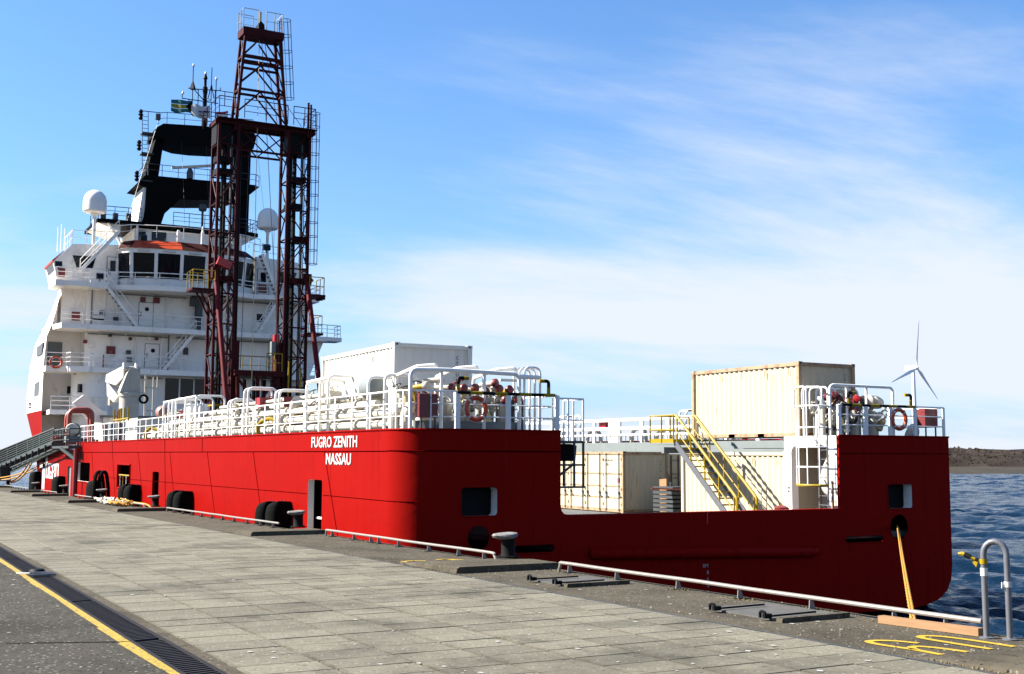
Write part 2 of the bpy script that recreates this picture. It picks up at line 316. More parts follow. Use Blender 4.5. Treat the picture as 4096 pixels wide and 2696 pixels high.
def rounded(poly, r, k=5):
    """round the corners of an open or closed 3-D polyline (open)"""
    P = [Vector(p) for p in poly]; out = [P[0]]
    for i in range(1, len(P) - 1):
        a, b, c = P[i - 1], P[i], P[i + 1]; d1 = (a - b); d2 = (c - b); rr = min(r, d1.length / 2, d2.length / 2)
        p, q = b + d1.normalized() * rr, b + d2.normalized() * rr
        for j in range(k + 1):
            t = j / k; out.append(p * (1 - t) ** 2 + b * 2 * t * (1 - t) + q * t ** 2)
    return out + [P[-1]]
def guard_rail(parent, pts, h=1.05, levels=(0.35, 0.7), step=1.5, r=0.025, m=None, name='guard_rail', posts=True, n=5, closed=False, post_size=(0.05, 0.025)):
    """pts along the deck edge; a top rail, lower rails and posts. posts=True: each post an object of its own"""
    m = m or WHITE; b = B(); P = [Vector(p) for p in pts]
    up = Vector((0, 0, h)); b.tube([p + up for p in P], r, n, closed=closed)
    o = b.obj(name, m, parent)
    for l in levels: B().tube([p + Vector((0, 0, l)) for p in P], r * 0.65, 4, closed=closed).obj('lower_rail', m, o)
    loc = []
    segs = list(zip(P, P[1:] + ([P[0]] if closed else [])))[: len(P) if closed else len(P) - 1]
    for i, (p, q) in enumerate(segs):
        k = max(1, round((q - p).length / step))
        loc += [p.lerp(q, j / k) for j in range(k)]
    if not closed: loc.append(P[-1])
    me = B().box((-post_size[0] / 2, -post_size[1] / 2, 0), (post_size[0] / 2, post_size[1] / 2, h)).mesh('rail_post', m)
    for p in loc: put('rail_post', me, o, p)
    return o
# ================================================================ SETTING
def struct(o): o['kind'] = 'structure'; return o
psi = rad(28.7); FW = Vector((math.sin(psi), math.cos(psi), 0)); RT = Vector((math.cos(psi), -math.sin(psi), 0))
def water_mat():
    m = bpy.data.materials.new('sea_water'); m.use_nodes = True; t = m.node_tree; L = t.links.new; b = t.nodes['Principled BSDF']
    b.inputs['Base Color'].default_value = (0.002, 0.010, 0.023, 1); b.inputs['Roughness'].default_value = 0.12; b.inputs['Specular IOR Level'].default_value = 0.12; b.inputs['IOR'].default_value = 1.33
    tc = N(t, 'ShaderNodeTexCoord'); h = None
    for sc, st, w in ((0.5, (1, .6, 1), 0.5), (2.0, (1, .65, 1), 0.35), (6.0, (1, .8, 1), 0.12)):
        mp = N(t, 'ShaderNodeMapping'); L(tc.outputs['Object'], mp.inputs[0]); mp.inputs['Scale'].default_value = st; mp.inputs['Rotation'].default_value = (0, 0, 0.5 + sc)
        n = N(t, 'ShaderNodeTexNoise', Scale=sc, Detail=4, Roughness=0.55, Distortion=0.4); L(mp.outputs[0], n.inputs['Vector'])
        x = math_n(t, 'MULTIPLY', n.outputs[0], w); h = x if h is None else math_n(t, 'ADD', h, x)
    bp = N(t, 'ShaderNodeBump', Strength=1.0, Distance=0.5); L(h, bp.inputs['Height']); L(bp.outputs[0], b.inputs['Normal'])
    # scattered foam crests
    fo = N(t, 'ShaderNodeMapRange'); L(h, fo.inputs[0]); fo.inputs[1].default_value = .70; fo.inputs[2].default_value = .76; fo.inputs[4].default_value = 0.5
    mx = N(t, 'ShaderNodeMixRGB'); L(fo.outputs[0], mx.inputs[0]); mx.inputs[1].default_value = (0.002, 0.010, 0.023, 1); mx.inputs[2].default_value = (0.2, 0.23, 0.25, 1); L(mx.outputs[0], b.inputs['Base Color'])
    return m
WATER = water_mat()
import numpy as np
rng = np.random.default_rng(4)
def wave_height(x, y):
    h = np.zeros_like(x); wd = rad(200)
    for k in range(46):
        lam = 0.55 * (1.13 ** k) if k < 26 else 0.7 + 9 * rng.random(); th = wd + rng.normal(0, .55); kx, ky = 2 * math.pi / lam * math.cos(th), 2 * math.pi / lam * math.sin(th); ph = rng.random() * 6.28
        s_ = np.sin(kx * x + ky * y + ph + .6 * np.sin(.21 * x + .17 * y + k)); h += 0.024 * lam ** .62 * (0.55 * s_ + 0.45 * (1 - 2 * np.abs(np.sin(.5 * (kx * x + ky * y) + ph))))
    return h * (.75 + .35 * np.sin(.05 * x + 1) * np.sin(.043 * y))
def water_patch(az0, az1, na, r0, r1, nr):
    az = np.radians(np.linspace(az0, az1, na)); rr = np.geomspace(r0, r1, nr); A, Rr = np.meshgrid(az, rr); X, Y = np.sin(A) * Rr, np.cos(A) * Rr
    Z = wave_height(X, Y) * np.clip((r1 - Rr) / (r1 * .3), 0, 1); return X, Y, Z
vs, fs, base = [], [], 0
for a in ((-1.5, 15, 130, 14, 900, 230), (38, 78, 520, 11, 900, 620)):
    X, Y, Z = water_patch(*a); nr, na = X.shape; vs.append(np.stack([X.ravel(), Y.ravel(), Z.ravel()], 1)); idx = np.arange(nr * na).reshape(nr, na) + base
    fs.append(np.stack([idx[:-1, :-1].ravel(), idx[:-1, 1:].ravel(), idx[1:, 1:].ravel(), idx[1:, :-1].ravel()], 1)); base += nr * na
me = bpy.data.meshes.new('waves'); V_ = np.concatenate(vs); F_ = np.concatenate(fs)
me.vertices.add(len(V_)); me.vertices.foreach_set('co', V_.astype('f').ravel()); me.loops.add(F_.size); me.loops.foreach_set('vertex_index', F_.astype('i').ravel())
me.polygons.add(len(F_)); me.polygons.foreach_set('loop_start', np.arange(0, F_.size, 4, dtype='i')); me.update(calc_edges=True); me.validate()
me.polygons.foreach_set('use_smooth', [True] * len(F_)); me.materials.append(WATER)
o = struct(put('water', me)); o.location = (0, 0, -3.05)
b = B(); b.add([(-9000, -9000, 0), (9000, -9000, 0), (9000, 9000, 0), (-9000, 9000, 0)], [(0, 1, 2, 3)])
wb = b.obj('deep_water', WATER, o); wb.location = (0, 0, -.45)
# --- far dune bank
from mathutils import noise
rows = []
prof = [(-4, -3.6), (0, -3.1), (8, -1.6), (22, -0.9), (48, -0.4), (56, 0.4), (66, 3.2), (80, 5.6), (98, 7.4), (125, 9.0), (165, 10.2), (240, 10.6), (420, 8)]
for d, z in prof:
    row = []
    for i in range(170):
        s = -60 + i * 4.3; p = FW * (607 + d) + RT * s
        k = 0 if d < 50 else min(1, (d - 50) / 60)
        dz = (noise.noise(Vector((s * 0.02, d * 0.02, 1))) * 3.0 + noise.noise(Vector((s * 0.09, d * 0.08, 4))) * 2.2 + noise.noise(Vector((s * 0.3, d * 0.3, 9))) * 0.5) * k
        row.append((p.x, p.y, z + dz + (0.25 * noise.noise(Vector((s * 0.1, d, 0))) if d < 50 else 0)))
    rows.append(row)
b = B(); b.sheet(rows); nn = len(rows[0]) - 1
b.m = [1 if i // nn < 5 else 0 for i in range(len(b.f))]
dune = struct(b.obj('dune_bank', [DUNE, SAND]))
# low scrub on the ridge, one mass
b = B(); rs = random.Random(3)
for i in range(2600):
    s = rs.uniform(120, 560); d = rs.choice([rs.uniform(58, 100), rs.uniform(90, 170)])
    z = 0
    for (d0, z0), (d1, z1) in zip(prof, prof[1:]):
        if d0 <= d <= d1: z = z0 + (z1 - z0) * (d - d0) / (d1 - d0)
    k = min(1, (d - 50) / 60)
    z += (noise.noise(Vector((s * 0.02, d * 0.02, 1))) * 3.0 + noise.noise(Vector((s * 0.09, d * 0.08, 4))) * 2.2) * k
    p = FW * (607 + d) + RT * s; r = rs.uniform(0.5, 1.5); hh = rs.uniform(0.4, 1.1)
    vs = [(p.x + r * rs.uniform(.6, 1.2) * math.cos(a), p.y + r * rs.uniform(.6, 1.2) * math.sin(a), z - .3) for a in (0, 1.26, 2.5, 3.8, 5)] + [(p.x + rs.uniform(-.4, .4), p.y, z + hh)]
    b.add(vs, [(j, (j + 1) % 5, 5) for j in range(5)])
SCRUB = mat('scrub', (0.02, 0.016, 0.011), 0.95, spec=0.05, var=0.3, scale=0.2, island=0.4)
o = b.obj('dune_scrub', SCRUB, kind='stuff'); o['label'] = 'low brown scrub along the far dune ridge'; o['category'] = 'scrub'

# --- quay
b = B(); b.add([(-400, -300, -0.012), (2.5, -300, -0.012), (2.5, 240, -0.012), (-400, 240, -0.012)], [(0, 1, 2, 3)])
asph = struct(b.obj('asphalt_road', ASPH))
# worn yellow line at the asphalt edge
b = B(); y = 4.0; rs = random.Random(5)
while y < 130:
    l = rs.uniform(0.5, 1.4); x0 = 2.40 + rs.uniform(-.012, .012); x1 = 2.505; e = rs.uniform(-.02, .02)
    b.add([(x0, y, -0.007), (x1, y, -0.007), (x1, y + l, -0.007), (x0 + e, y + l, -0.007)], [(0, 1, 2, 3)]); y += l
o = b.obj('yellow_line', PAINTY, asph)
b = B(); b.add([(1.4, 12.95, -.007), (2.5, 12.46, -.007), (2.5, 12.50, -.007), (1.4, 12.98, -.007)], [(0, 1, 2, 3)]); b.obj('crack', JOINT, asph)

# pavement bed and slabs
b = B(); b.add([(2.82, -300, -0.022), (8.50, -300, -0.022), (8.50, 240, -0.022), (2.82, 240, -0.022)], [(0, 1, 2, 3)])
pave = struct(b.obj('quay_pavement', JOINT))
XS = [2.975, 3.73, 4.46, 5.16, 5.83, 6.51, 7.18, 7.83, 8.47]
def slab_mesh(wd, dp, z=0.0, tilt=0.0):
    c = 0.0025; hx, hy = wd / 2 - .012, dp / 2 - .007; q = B()
    lo = [(-hx, -hy, -.03), (hx, -hy, -.03), (hx, hy, -.03), (-hx, hy, -.03)]; mid = [(x, y, -c * 1.1) for x, y, _ in lo]
    top = [(-hx + c, -hy + c, 0), (hx - c, -hy + c, 0), (hx - c, hy - c, 0), (-hx + c, hy - c, 0)]
    q.add(lo + mid + top, [(8, 9, 10, 11)] + [(4 + i, 4 + (i + 1) % 4, 8 + (i + 1) % 4, 8 + i) for i in range(4)] + [(i, (i + 1) % 4, 4 + (i + 1) % 4, 4 + i) for i in range(4)])
    return q
cells = []
for j in range(-10, 200):
    y0 = 4.06 + j * 0.49
    if y0 > 102: break
    for i in range(8):
        if (i + j) % 23 == 0 and rs.random() < .2: pass
        cells.append((i, (XS[i] + XS[i + 1]) / 2, y0 + 0.245 + (0.0 if i % 2 else 0.018)))
def inframe(x, y):
    p = Vector((x, y, 0)); d = p.dot(FW); l = p.dot(RT)
    if d < 2: return 1e9
    return d if (abs(l / d) < 0.44 and 1.75 / d < 0.30) else 1e9
cells.sort(key=lambda c: inframe(c[1], c[2]))
smesh = [slab_mesh(XS[i + 1] - XS[i], 0.49).mesh('paving_slab', SLABN) for i in range(8)]
far = B()
for k, (i, x, y) in enumerate(cells):
    z = rs.uniform(-.003, .002); rt = (rs.uniform(-.004, .004), rs.uniform(-.004, .004), rs.uniform(-.006, .006))
    if k < 300: put('paving_slab', smesh[i], pave, (x, y, z), rt)
    else:
        q = slab_mesh(XS[i + 1] - XS[i], 0.49); far.add([(a + x, c + y, e + z) for a, c, e in q.v], q.f)
far.obj('paving_slabs', SLAB, pave, kind='stuff')
b = B()
for p, q in (((2.99, 41.5), (5.78, 37.93)), ((5.78, 37.93), (8.46, 34.6))): b.beam((*p, .006), (*q, .006), .05, .004)
b.obj('expansion_joint', DGREY, pave)
# drain channel
b = B(); b.add([(2.50, -100, -.09), (2.82, -100, -.09), (2.82, 200, -.09), (2.50, 200, -.09)], [(0, 1, 2, 3)])
b.box((2.498, -100, -.09), (2.535, 200, -.002)); b.box((2.80, -100, -.09), (2.835, 200, .004)); 
drain = struct(b.obj('drain_channel', GRATE))
b = B(); y = 4.0
while y < 90: b.box((2.84, y + .004, -.03), (2.968, y + 0.98, -.001)); y += 0.985
b.obj('kerb_strip', CONC, drain, kind='stuff')
sl = B().prism([(-.03, -.05), (.012, -.05), (.045, .0), (.003, .0)], lambda a, c: (2.535, a, c), lambda a, c: (2.80, a + .06, c)).mesh('grate_slat', GRATE)
for k in range(290):
    y = 8.6 + k * 0.098
    if k % 40 == 39: continue
    put('grate_slat', sl, drain, (0, y, -.002 - .0 * k))
b = B(); k = 290
while 8.6 + k * .098 < 100: b.box((2.535, 8.6 + k * .098, -.05), (2.80, 8.65 + k * .098, -.003)); k += 1
b.obj('grate_slats', GRATE, drain, kind='stuff')

# concrete cope along the water
b = B(); b.box((8.485, -100, -7), (10.45, 200, 0)); edge = struct(b.obj('quay_edge', CONC))
b = B(); b.beam((8.475, -50, .001), (8.475, 150, .001), .03, .003); b.obj('joint_line', DGREY, edge)
PADS = [(4.4, 7.93, .13), (17.5, 20.0, .10), (28.9, 31.6, .10), (45.9, 48.9, .11), (57.4, 60.2, .12), (70.0, 72.7, .12), (80.2, 83.4, .12), (97, 104, .12)]
for y0, y1, h in PADS:
    # raised pad: front face towards the stern side, running out level with the cope; broken top edges
    q = B(); n = 12; rows = []
    for k in range(n + 1):
        t = k / n; y = y0 + (y1 - y0) * t; z = h * (1 - max(0, t - .35) / .65) if t > .35 else h
        xl = 8.58 + rs.uniform(-.012, .012); z1 = z + rs.uniform(-.006, .006)
        rows.append([(xl - .02, y, -.01), (xl, y, z1 * .8), (xl + .05, y, z1 + .004), (9.5, y, z + .005), (10.47, y, z + .004), (10.472, y, -.01)])
    q.sheet(rows); q.add(rows[0], [tuple(range(6))]); q.obj('raised_pad', CONC, edge)
def ribbon(b, pts, wd, z):
    P = [Vector((*p, 0)) for p in pts]; l, r = [], []
    for i, p in enumerate(P):
        d = ((P[min(i + 1, len(P) - 1)]) - P[max(i - 1, 0)]).normalized(); nn = Vector((-d.y, d.x, 0)) * wd / 2
        l.append((p.x + nn.x, p.y + nn.y, z)); r.append((p.x - nn.x, p.y - nn.y, z))
    b.sheet([l, r])
def smooth2(pts, k=5):
    out = []
    P = [Vector(p) for p in pts]
    for i in range(len(P) - 1):
        p0, p1, p2, p3 = P[max(i - 1, 0)], P[i], P[i + 1], P[min(i + 2, len(P) - 1)]
        for j in range(k):
            t = j / k; out.append(0.5 * ((2 * p1) + (p2 - p0) * t + (2 * p0 - 5 * p1 + 4 * p2 - p3) * t * t + (3 * p1 - p0 - 3 * p2 + p3) * t ** 3))
    return out + [P[-1]]
b = B()
for st in ([(9.24, 8.58), (9.16, 8.78), (9.03, 8.90), (8.90, 8.90), (8.84, 8.76), (8.86, 8.5), (8.885, 8.3), (8.875, 7.97)], [(8.895, 8.30), (8.97, 8.42), (9.07, 8.43), (9.14, 8.33), (9.19, 8.15), (9.215, 7.97)]): ribbon(b, smooth2(st), .085, .006)
b.obj('painted_number', PAINTY2, edge)
b = B(); ribbon(b, smooth2([(9.865, 7.97), (9.85, 8.45), (9.80, 8.75), (9.70, 8.89), (9.59, 8.88), (9.53, 8.76), (9.525, 8.45), (9.545, 7.97)]), .085, .0075); b.obj('painted_number', PAINTY2, edge)
b = B()
for st in ([(8.78, 19.6), (8.72, 20.04)], [(8.72, 20.04), (8.95, 20.1), (9.16, 19.98)], [(9.42, 20.1), (9.62, 20.16), (9.86, 19.86)], [(9.62, 20.16), (9.72, 19.75)]): ribbon(b, st, .09, .012)
b.obj('painted_number', PAINTY2, edge)
# tufts of dry grass in the joints
b = B()
for k in range(900):
    c = rs.choice([(8.52, 19.0, .5, .08), (8.5, 17.9, .4, .06), (10.2, 17.0, .2, .1), (10.22, 13.8, .15, .1), (10.2, 12.5, .15, .1), (10.25, 11.15, .15, .1), (8.5, 30.8, .4, .06), (8.54, 7.2, .5, .05), (10.2, 15.4, .15, .1), (10.2, 25.3, .3, .1), (10.15, 9.9, .15, .1)])
    x = c[0] + rs.gauss(0, c[3] * .6); y = c[1] + rs.gauss(0, c[2]); h = rs.uniform(.01, .035); a = rs.uniform(0, 6.28); dx, dy = math.cos(a) * .006, math.sin(a) * .006
    b.add([(x - dx, y - dy, 0), (x + dx, y + dy, 0), (x + rs.uniform(-.02, .02), y + rs.uniform(-.02, .02), h)], [(0, 1, 2)])
o = b.obj('dry_grass', GRASS, kind='stuff'); o['label'] = 'thin dry grass tufts in the cope joints'; o['category'] = 'grass'

# loose grit on the cope, pale flecks on the slabs
b = B(); rg = random.Random(21)
for k in range(2600):
    y = 6.8 + 34 * rg.random() ** 1.8; x = rg.uniform(8.5, 10.42); s_ = rg.uniform(.005, .017) * (1.6 if rg.random() < .06 else 1)
    vs = [(x + s_ * rg.uniform(.6, 1.2) * math.cos(a), y + s_ * rg.uniform(.6, 1.2) * math.sin(a), .0) for a in (0, 1.57, 3.14, 4.71)] + [(x + rg.uniform(-.3, .3) * s_, y, s_ * rg.uniform(.5, 1.1))]
    b.add(vs, [(j, (j + 1) % 4, 4) for j in range(4)])
GRIT = mat('grit', (0.13, 0.118, 0.095), 0.9, var=.3, scale=30, island=.6, spec=0.1)
o = b.obj('loose_grit', GRIT, kind='stuff'); o['label'] = 'loose grit and small stones on the quay edge'; o['category'] = 'grit'
b = B()
for k in range(260):
    y = 7.5 + 26 * rg.random() ** 1.6; x = rg.uniform(2.9, 10.3) if k % 4 else rg.uniform(0, 2.4); s_ = rg.uniform(.012, .045); a0 = rg.uniform(0, 6.3); zz = .004 if x < 8.48 and x > 2.5 else (-.009 if x < 2.5 else .004)
    n_ = 7; b.add([(x + s_ * rg.uniform(.5, 1.2) * math.cos(a0 + j * .9) * .8, y + s_ * rg.uniform(.5, 1.2) * math.sin(a0 + j * .9), zz + .002) for j in range(n_)], [tuple(range(n_))])
FLECK = mat('pale_flecks', (0.30, 0.295, 0.28), 0.9, var=.2, scale=20, spec=0.0)
o = b.obj('pale_flecks', FLECK, kind='stuff'); o['label'] = 'scattered pale droppings and flecks on the paving'; o['category'] = 'droppings'
# --- wind turbine beyond the dunes
t = thing('wind_turbine', 'white three-bladed wind turbine beyond the dunes on the right', 'wind turbine', (774, 714, 0))
b = B(); b.lathe([(2.3, -4), (2.2, 0), (1.35, 80)], n=16); b.obj('tower', TURB, t)
a40 = rad(40); AX = (-FW * math.cos(a40) + RT * math.sin(a40)); HX = (FW * math.sin(a40) + RT * math.cos(a40)); hub = Vector((0, 0, 81.8)) + AX * 3.2
Rn = Matrix((HX, -AX, Vector((0, 0, 1)))).transposed()
b = B(); b.cbox(Vector((0, 0, 81.9)) - AX * 2.2, (3.4, 9.5, 3.4), Rn); b.cbox(Vector((0, 0, 83.9)) - AX * 5, (2, 2, .7), Rn); b.obj('nacelle', TURB, t)
b = B(); b.lathe([(1.6, -1.6), (1.75, 0), (1.3, 1.2), (.4, 2)], hub, AX, 14); b.obj('hub', TURB, t)
for th in (9, 129, 250):
    d = HX * math.sin(rad(th)) + Vector((0, 0, 1)) * math.cos(rad(th)); c = AX.cross(d); q = B(); rings = []
    for s, ch, tk in ((.8, 1.1, 1.0), (3, 1.6, 1.1), (8, 3.0, .8), (16, 2.3, .55), (28, 1.4, .3), (38, .75, .15), (41, .2, .06)):
        p = hub + d * s; tw = rad(18 * (1 - s / 41)); cc = c * math.cos(tw) + AX * math.sin(tw); tt = AX * math.cos(tw) - c * math.sin(tw)
        rings.append([p + cc * (ch * x) + tt * (tk * y) for x, y in ((-.35, 0), (-.1, .5), (.4, .25), (.65, 0), (.4, -.25), (-.1, -.5))])
    q.add([v for r in rings for v in r], [(i * 6 + j, i * 6 + (j + 1) % 6, i * 6 + 6 + (j + 1) % 6, i * 6 + 6 + j) for i in range(len(rings) - 1) for j in range(6)] + [tuple(36 + j for j in range(6))])
    q.obj('blade', TURB, t)
# ================================================================ THINGS ON THE QUAY
# bollards
def make_bollard():
    t = thing('bollard', 'x', 'bollard', (0, 0, 0), 0, 'mooring bollards along the quay edge')
    b = B(); b.lathe([(.20, 0), (.20, .025), (.15, .03), (.128, .06), (.122, .30), (.14, .36)], n=18); b.obj('post', IRON, t)
    b = B(); b.lathe([(.13, .335), (.19, .36), (.205, .395), (.185, .425), (.10, .435), (.02, .43)], n=18)
    b.v = [(x * (1.55 if x < 0 else .85), y * .95, z - (.02 * min(0, x + .1) / .2 if x < -.1 else 0) + .012 * math.sin(9 * x + 5 * y)) for x, y, z in b.v]
    b.obj('head', GUANO, t)
    b = B()
    for k in range(6): b.lathe([(.018, .02), (.018, .04)], (.17 * math.cos(k * 1.047), .17 * math.sin(k * 1.047), 0), n=6)
    b.obj('bolts', IRON, t, kind='stuff')
    return t
bol = make_bollard()
BOL = [(10.27, 18.9, .10, 0, 'weathered iron bollard nearest the camera, beside the stern of the ship'),
       (10.30, 30.5, .10, .15, 'iron bollard beside the tall doorway in the red hull'),
       (10.38, 47.9, .10, -.1, 'iron bollard in front of the narrow slot in the red hull'),
       (10.42, 59.4, .10, .2, 'iron bollard behind the heap of white rope'),
       (10.50, 71.6, .10, .1, 'iron bollard beside the foot of the gangway column'),
       (10.60, 84.4, .08, -.1, 'iron bollard in front of the white lettering at the far end'),
       (10.62, 101.5, .08, .1, 'farthest iron bollard holding the orange bow lines')]
for i, (x, y, z, rz, lb) in enumerate(BOL):
    M = Matrix.Translation((x, y, z)) @ Matrix.Rotation(rz, 4, 'Z') @ Matrix.Scale(1.0 if i < 3 else 1.1, 4)
    if i == 0: bol.matrix_world = M; bol['label'] = lb
    else: copy_tree(bol, M, lb)
# low tubular rails
plate = B().prism([(-.012, 0), (.095, 0), (.04, .125), (.0, .125)], lambda a, c: (a, -.006, c), lambda a, c: (a, .006, c)).mesh('rail_bracket', RAILP)
def quay_rail(y0, y1, sup, label, bend=(True, True), x=10.2, z0=0.0, z1=0.0, h=.15):
    t = thing('quay_rail', label, 'quay rail', (x, y0, 0), 0, 'low tubular rails along the quay edge')
    pts = []
    if bend[0]: pts += [(0.04, -.02, z0), (0.03, .06, z0 + h * .8), (0.015, .17, z0 + h)]
    else: pts += [(0, 0, z0 + h)]
    l = y1 - y0
    n = max(2, int(l / 1.2))
    for k in range(1, n): pts.append((rs.uniform(-.006, .006), .25 + (l - .5) * k / n, z0 + (z1 - z0) * k / n + h + rs.uniform(-.004, .004)))
    if bend[1]: pts += [(.0, l - .17, z1 + h), (0.01, l - .06, z1 + h * .8), (.02, l + .02, z1)]
    else: pts += [(0, l, z1 + h)]
    b = B(); b.tube(smooth2(pts, 4), .027, 8); b.obj('rail_tube', RAILP, t)
    bm = B().box((-.05, -.05, 0), (.12, .05, .008)).mesh('base_plate', IRON)
    for s in sup: put('base_plate', bm, t, (0, s - y0, z0 + (z1 - z0) * (s - y0) / l + .002))
    for s in sup: put('rail_bracket', plate, t, (0, s - y0, z0 + (z1 - z0) * (s - y0) / l + .005 + (h - .15)))
quay_rail(8.62, 17.05, [9.11, 9.83, 11.15, 12.49, 13.83, 15.37, 16.74], 'nearest pale tubular quay rail, running to the grey ladder loop', (False, True))
quay_rail(19.3, 28.15, [19.75, 20.81, 22.17, 23.69, 24.8, 25.25, 26.29, 27.73], 'pale quay rail between the nearest bollard and the hull doorway')
quay_rail(31.8, 45.2, [32.4, 33.6, 34.9, 36.3, 37.6, 38.9, 40.2, 41.5, 42.8, 44.1], 'pale quay rail below the two black hull fenders with bent near end', (False, True))
quay_rail(49.2, 66.2, [49.9 + 1.5 * k for k in range(11)], 'quay rail with white rope thrown over it')
quay_rail(72.8, 79.2, [73.4, 74.8, 76.2, 77.6], 'short far quay rail ahead of the gangway column bollard')
quay_rail(85.6, 99.5, [86.2 + 1.6 * k for k in range(8)], 'farthest quay rail below the gangway')
# hatch covers let into the cope
def hatch(x0, x1, y0, y1, label):
    t = thing('hatch_cover', label, 'hatch cover', (x0, y0, 0), 0, 'steel hatch covers in the quay edge'); w, l = x1 - x0, y1 - y0
    b = B(); b.box((.06, .08, .002), (w, l, .02)); b.obj('plate', CHECKER, t)
    b = B(); q = [(0, -.05), (w * .95, -.03), (w * .95, .05), (0, .05)]; b.prism(q, lambda a, c: (a, c, 0), lambda a, c: (a + .01, c, .055)); b.obj('kerb', CONC, t)
    for k, (yy, xx) in enumerate(((.22, .02), (l * .75, -.02))):
        b = B(); b.rod((xx, yy, .045), (xx + w * .72, yy + .06, .045), .012, 6); b.tube(rounded([(xx - .06, yy - .04, .03), (xx - .06, yy - .04, .1), (xx - .06, yy + .05, .1), (xx - .06, yy + .05, .03)], .03), .018, 6); b.cbox((xx, yy, .05), (.09, .06, .05)); b.obj('lifting_bar', BLACK, t)
hatch(8.98, 10.12, 14.82, 16.0, 'steel hatch cover with two lifting bars, farther of the pair')
hatch(9.08, 10.16, 10.42, 11.85, 'steel hatch cover with lifting bars, nearest the timber')
# timber
t = thing('timber_beam', 'short raw timber beam lying along the quay edge by the loop', 'timber', (10.05, 9.86, 0))
b = B(); b.beam((0, 0, .045), (.12, -1.25, .045), .10, .08); o = b.obj('beam', WOOD, t)
# rescue ladder loop
t = thing('ladder_loop', 'grey tubular ladder loop standing at the quay edge', 'ladder handle', (10.18, 8.41, 0))
f0, f1 = Vector((-.05, .10, 0)), Vector((.05, -.10, 0)); pts = [f0 + Vector((0, 0, -.3)), f0 + Vector((0, 0, .4)), f0 + Vector((0, 0, .84))]
for k in range(1, 8):
    a = math.pi * k / 8; m = (f0 + f1) / 2; pts.append(m + (f0 - f1) / 2 * math.cos(a) + Vector((0, 0, .84 + .13 * math.sin(a))))
pts += [f1 + Vector((0, 0, .84)), f1 + Vector((0, 0, .4)), f1 + Vector((0, 0, -.3))]
b = B(); b.tube(pts, .031, 10); b.obj('tube', STEEL, t)
for f in (f0, f1): B().lathe([(.075, 0), (.075, .012), (.04, .02)], f, n=12).obj('foot_flange', STEEL, t)
b = B(); b.lathe([(.036, .62), (.037, .70)], f0, n=10); b.obj('white_tape', LETTER, t)
b = B(); b.lathe([(.036, .52), (.037, .575)], f1, n=10); b.prism([(0, 0), (-.03, .02), (-.035, -.04)], lambda a, c: f1 + Vector((a - .03, .02, .55 + c)), lambda a, c: f1 + Vector((a - .03, .028, .55 + c))); b.obj('white_tape', LETTER, t)
b = B(); b.lathe([(.037, .74), (.040, .79)], f0, n=10); b.prism([(0, 0), (-.06, .05), (-.05, -.02), (-.02, -.06)], lambda a, c: f0 + Vector((a * .4 - .02, .04 - a, .765 + c)), lambda a, c: f0 + Vector((a * .4 - .03, .045 - a, .765 + c)))
b.tube([f0 + Vector((-.02, .04, .77)), f0 + Vector((-.06, .11, .80)), f0 + Vector((-.09, .19, .835)), f0 + Vector((-.11, .22, .83))], [.012, .018, .026, .016], 6); b.obj('barrier_tape', [YEL], t)
b = B(); b.lathe([(.0275, -.03), (.0275, .03)], f0 + Vector((-.072, .14, .815)), (-.3, .8, .35), 7); b.lathe([(.02, -.012), (.02, .012)], f0 + Vector((-.03, .06, .78)), (-.3, .8, .35), 7); b.obj('tape_stripe', BLACK, t)
# fenders between quay and hull
def fender(v, wd, label, h0=0.40, w0=-.45, tilt=0):
    M = SM @ Matrix.Translation((w0, v, 0))
    t = thing('hull_fender', label, 'fender', (w0, v, 0), 0, 'black rubber fenders between quay and hull', ship=True)
    pr = []
    for k in range(9):
        a = math.pi * k / 8; pr.append((-math.cos(a) * wd / 2, -math.sin(a) * .34))
    q = B(); rows = []
    for zz, sh in ((-3.2, 1), (-.2, 1), (h0 - .35, 1), (h0 - .15, .9), (h0 - .04, .72), (h0, .5)):
        rows.append([(c * sh + .05, a, zz + (.16 * (-a / wd)) + tilt * zz) for a, c in pr])
    q.sheet(rows); n = len(pr)
    q.add(rows[-1] + [(.42, wd / 2, h0 - .06), (.42, -wd / 2, h0 + .06)], [tuple(range(n + 2))])
    q.add([rows[0][0], rows[-1][0], (.42, -wd / 2, h0 + .06), (.42, -wd / 2, -3.2)], [(0, 1, 2, 3)]); q.add([rows[0][-1], rows[-1][-1], (.42, wd / 2, h0 - .06), (.42, wd / 2, -3.2)], [(3, 2, 1, 0)])
    q.obj('rubber_body', RUBBER, t)
    q = B()
    for k in range(2): q.lathe([(.025, 0), (.025, .08)], (.25, -wd * .3 + k * .35, h0 + .01), n=6)
    q.obj('bolts', STEEL, t, kind='stuff')
FD = [(10.75, .85, 'rounded black fender by the doorway, left of its pair', .33), (9.55, .95, 'rounded black fender by the doorway, right of its pair', .38),
      (24.0, .9, 'black fender left of the pair ahead of the long quay rail', .33), (22.75, 1.0, 'black fender right of the pair ahead of the long quay rail', .34),
      (35.0, 1.1, 'black fender under the barred hull window, left of its pair', .35), (33.5, 1.2, 'black fender under the barred hull window, right of its pair', .36),
      (44.6, 1.9, 'black fender beneath the square hull window', .35), (58.7, 2.0, 'black fender overlapping the white lettering', .35), (70.9, 2.0, 'farthest black fender at the bow end', .5)]
for v, wd, lb, h in FD: fender(v, wd * .88, lb, h)
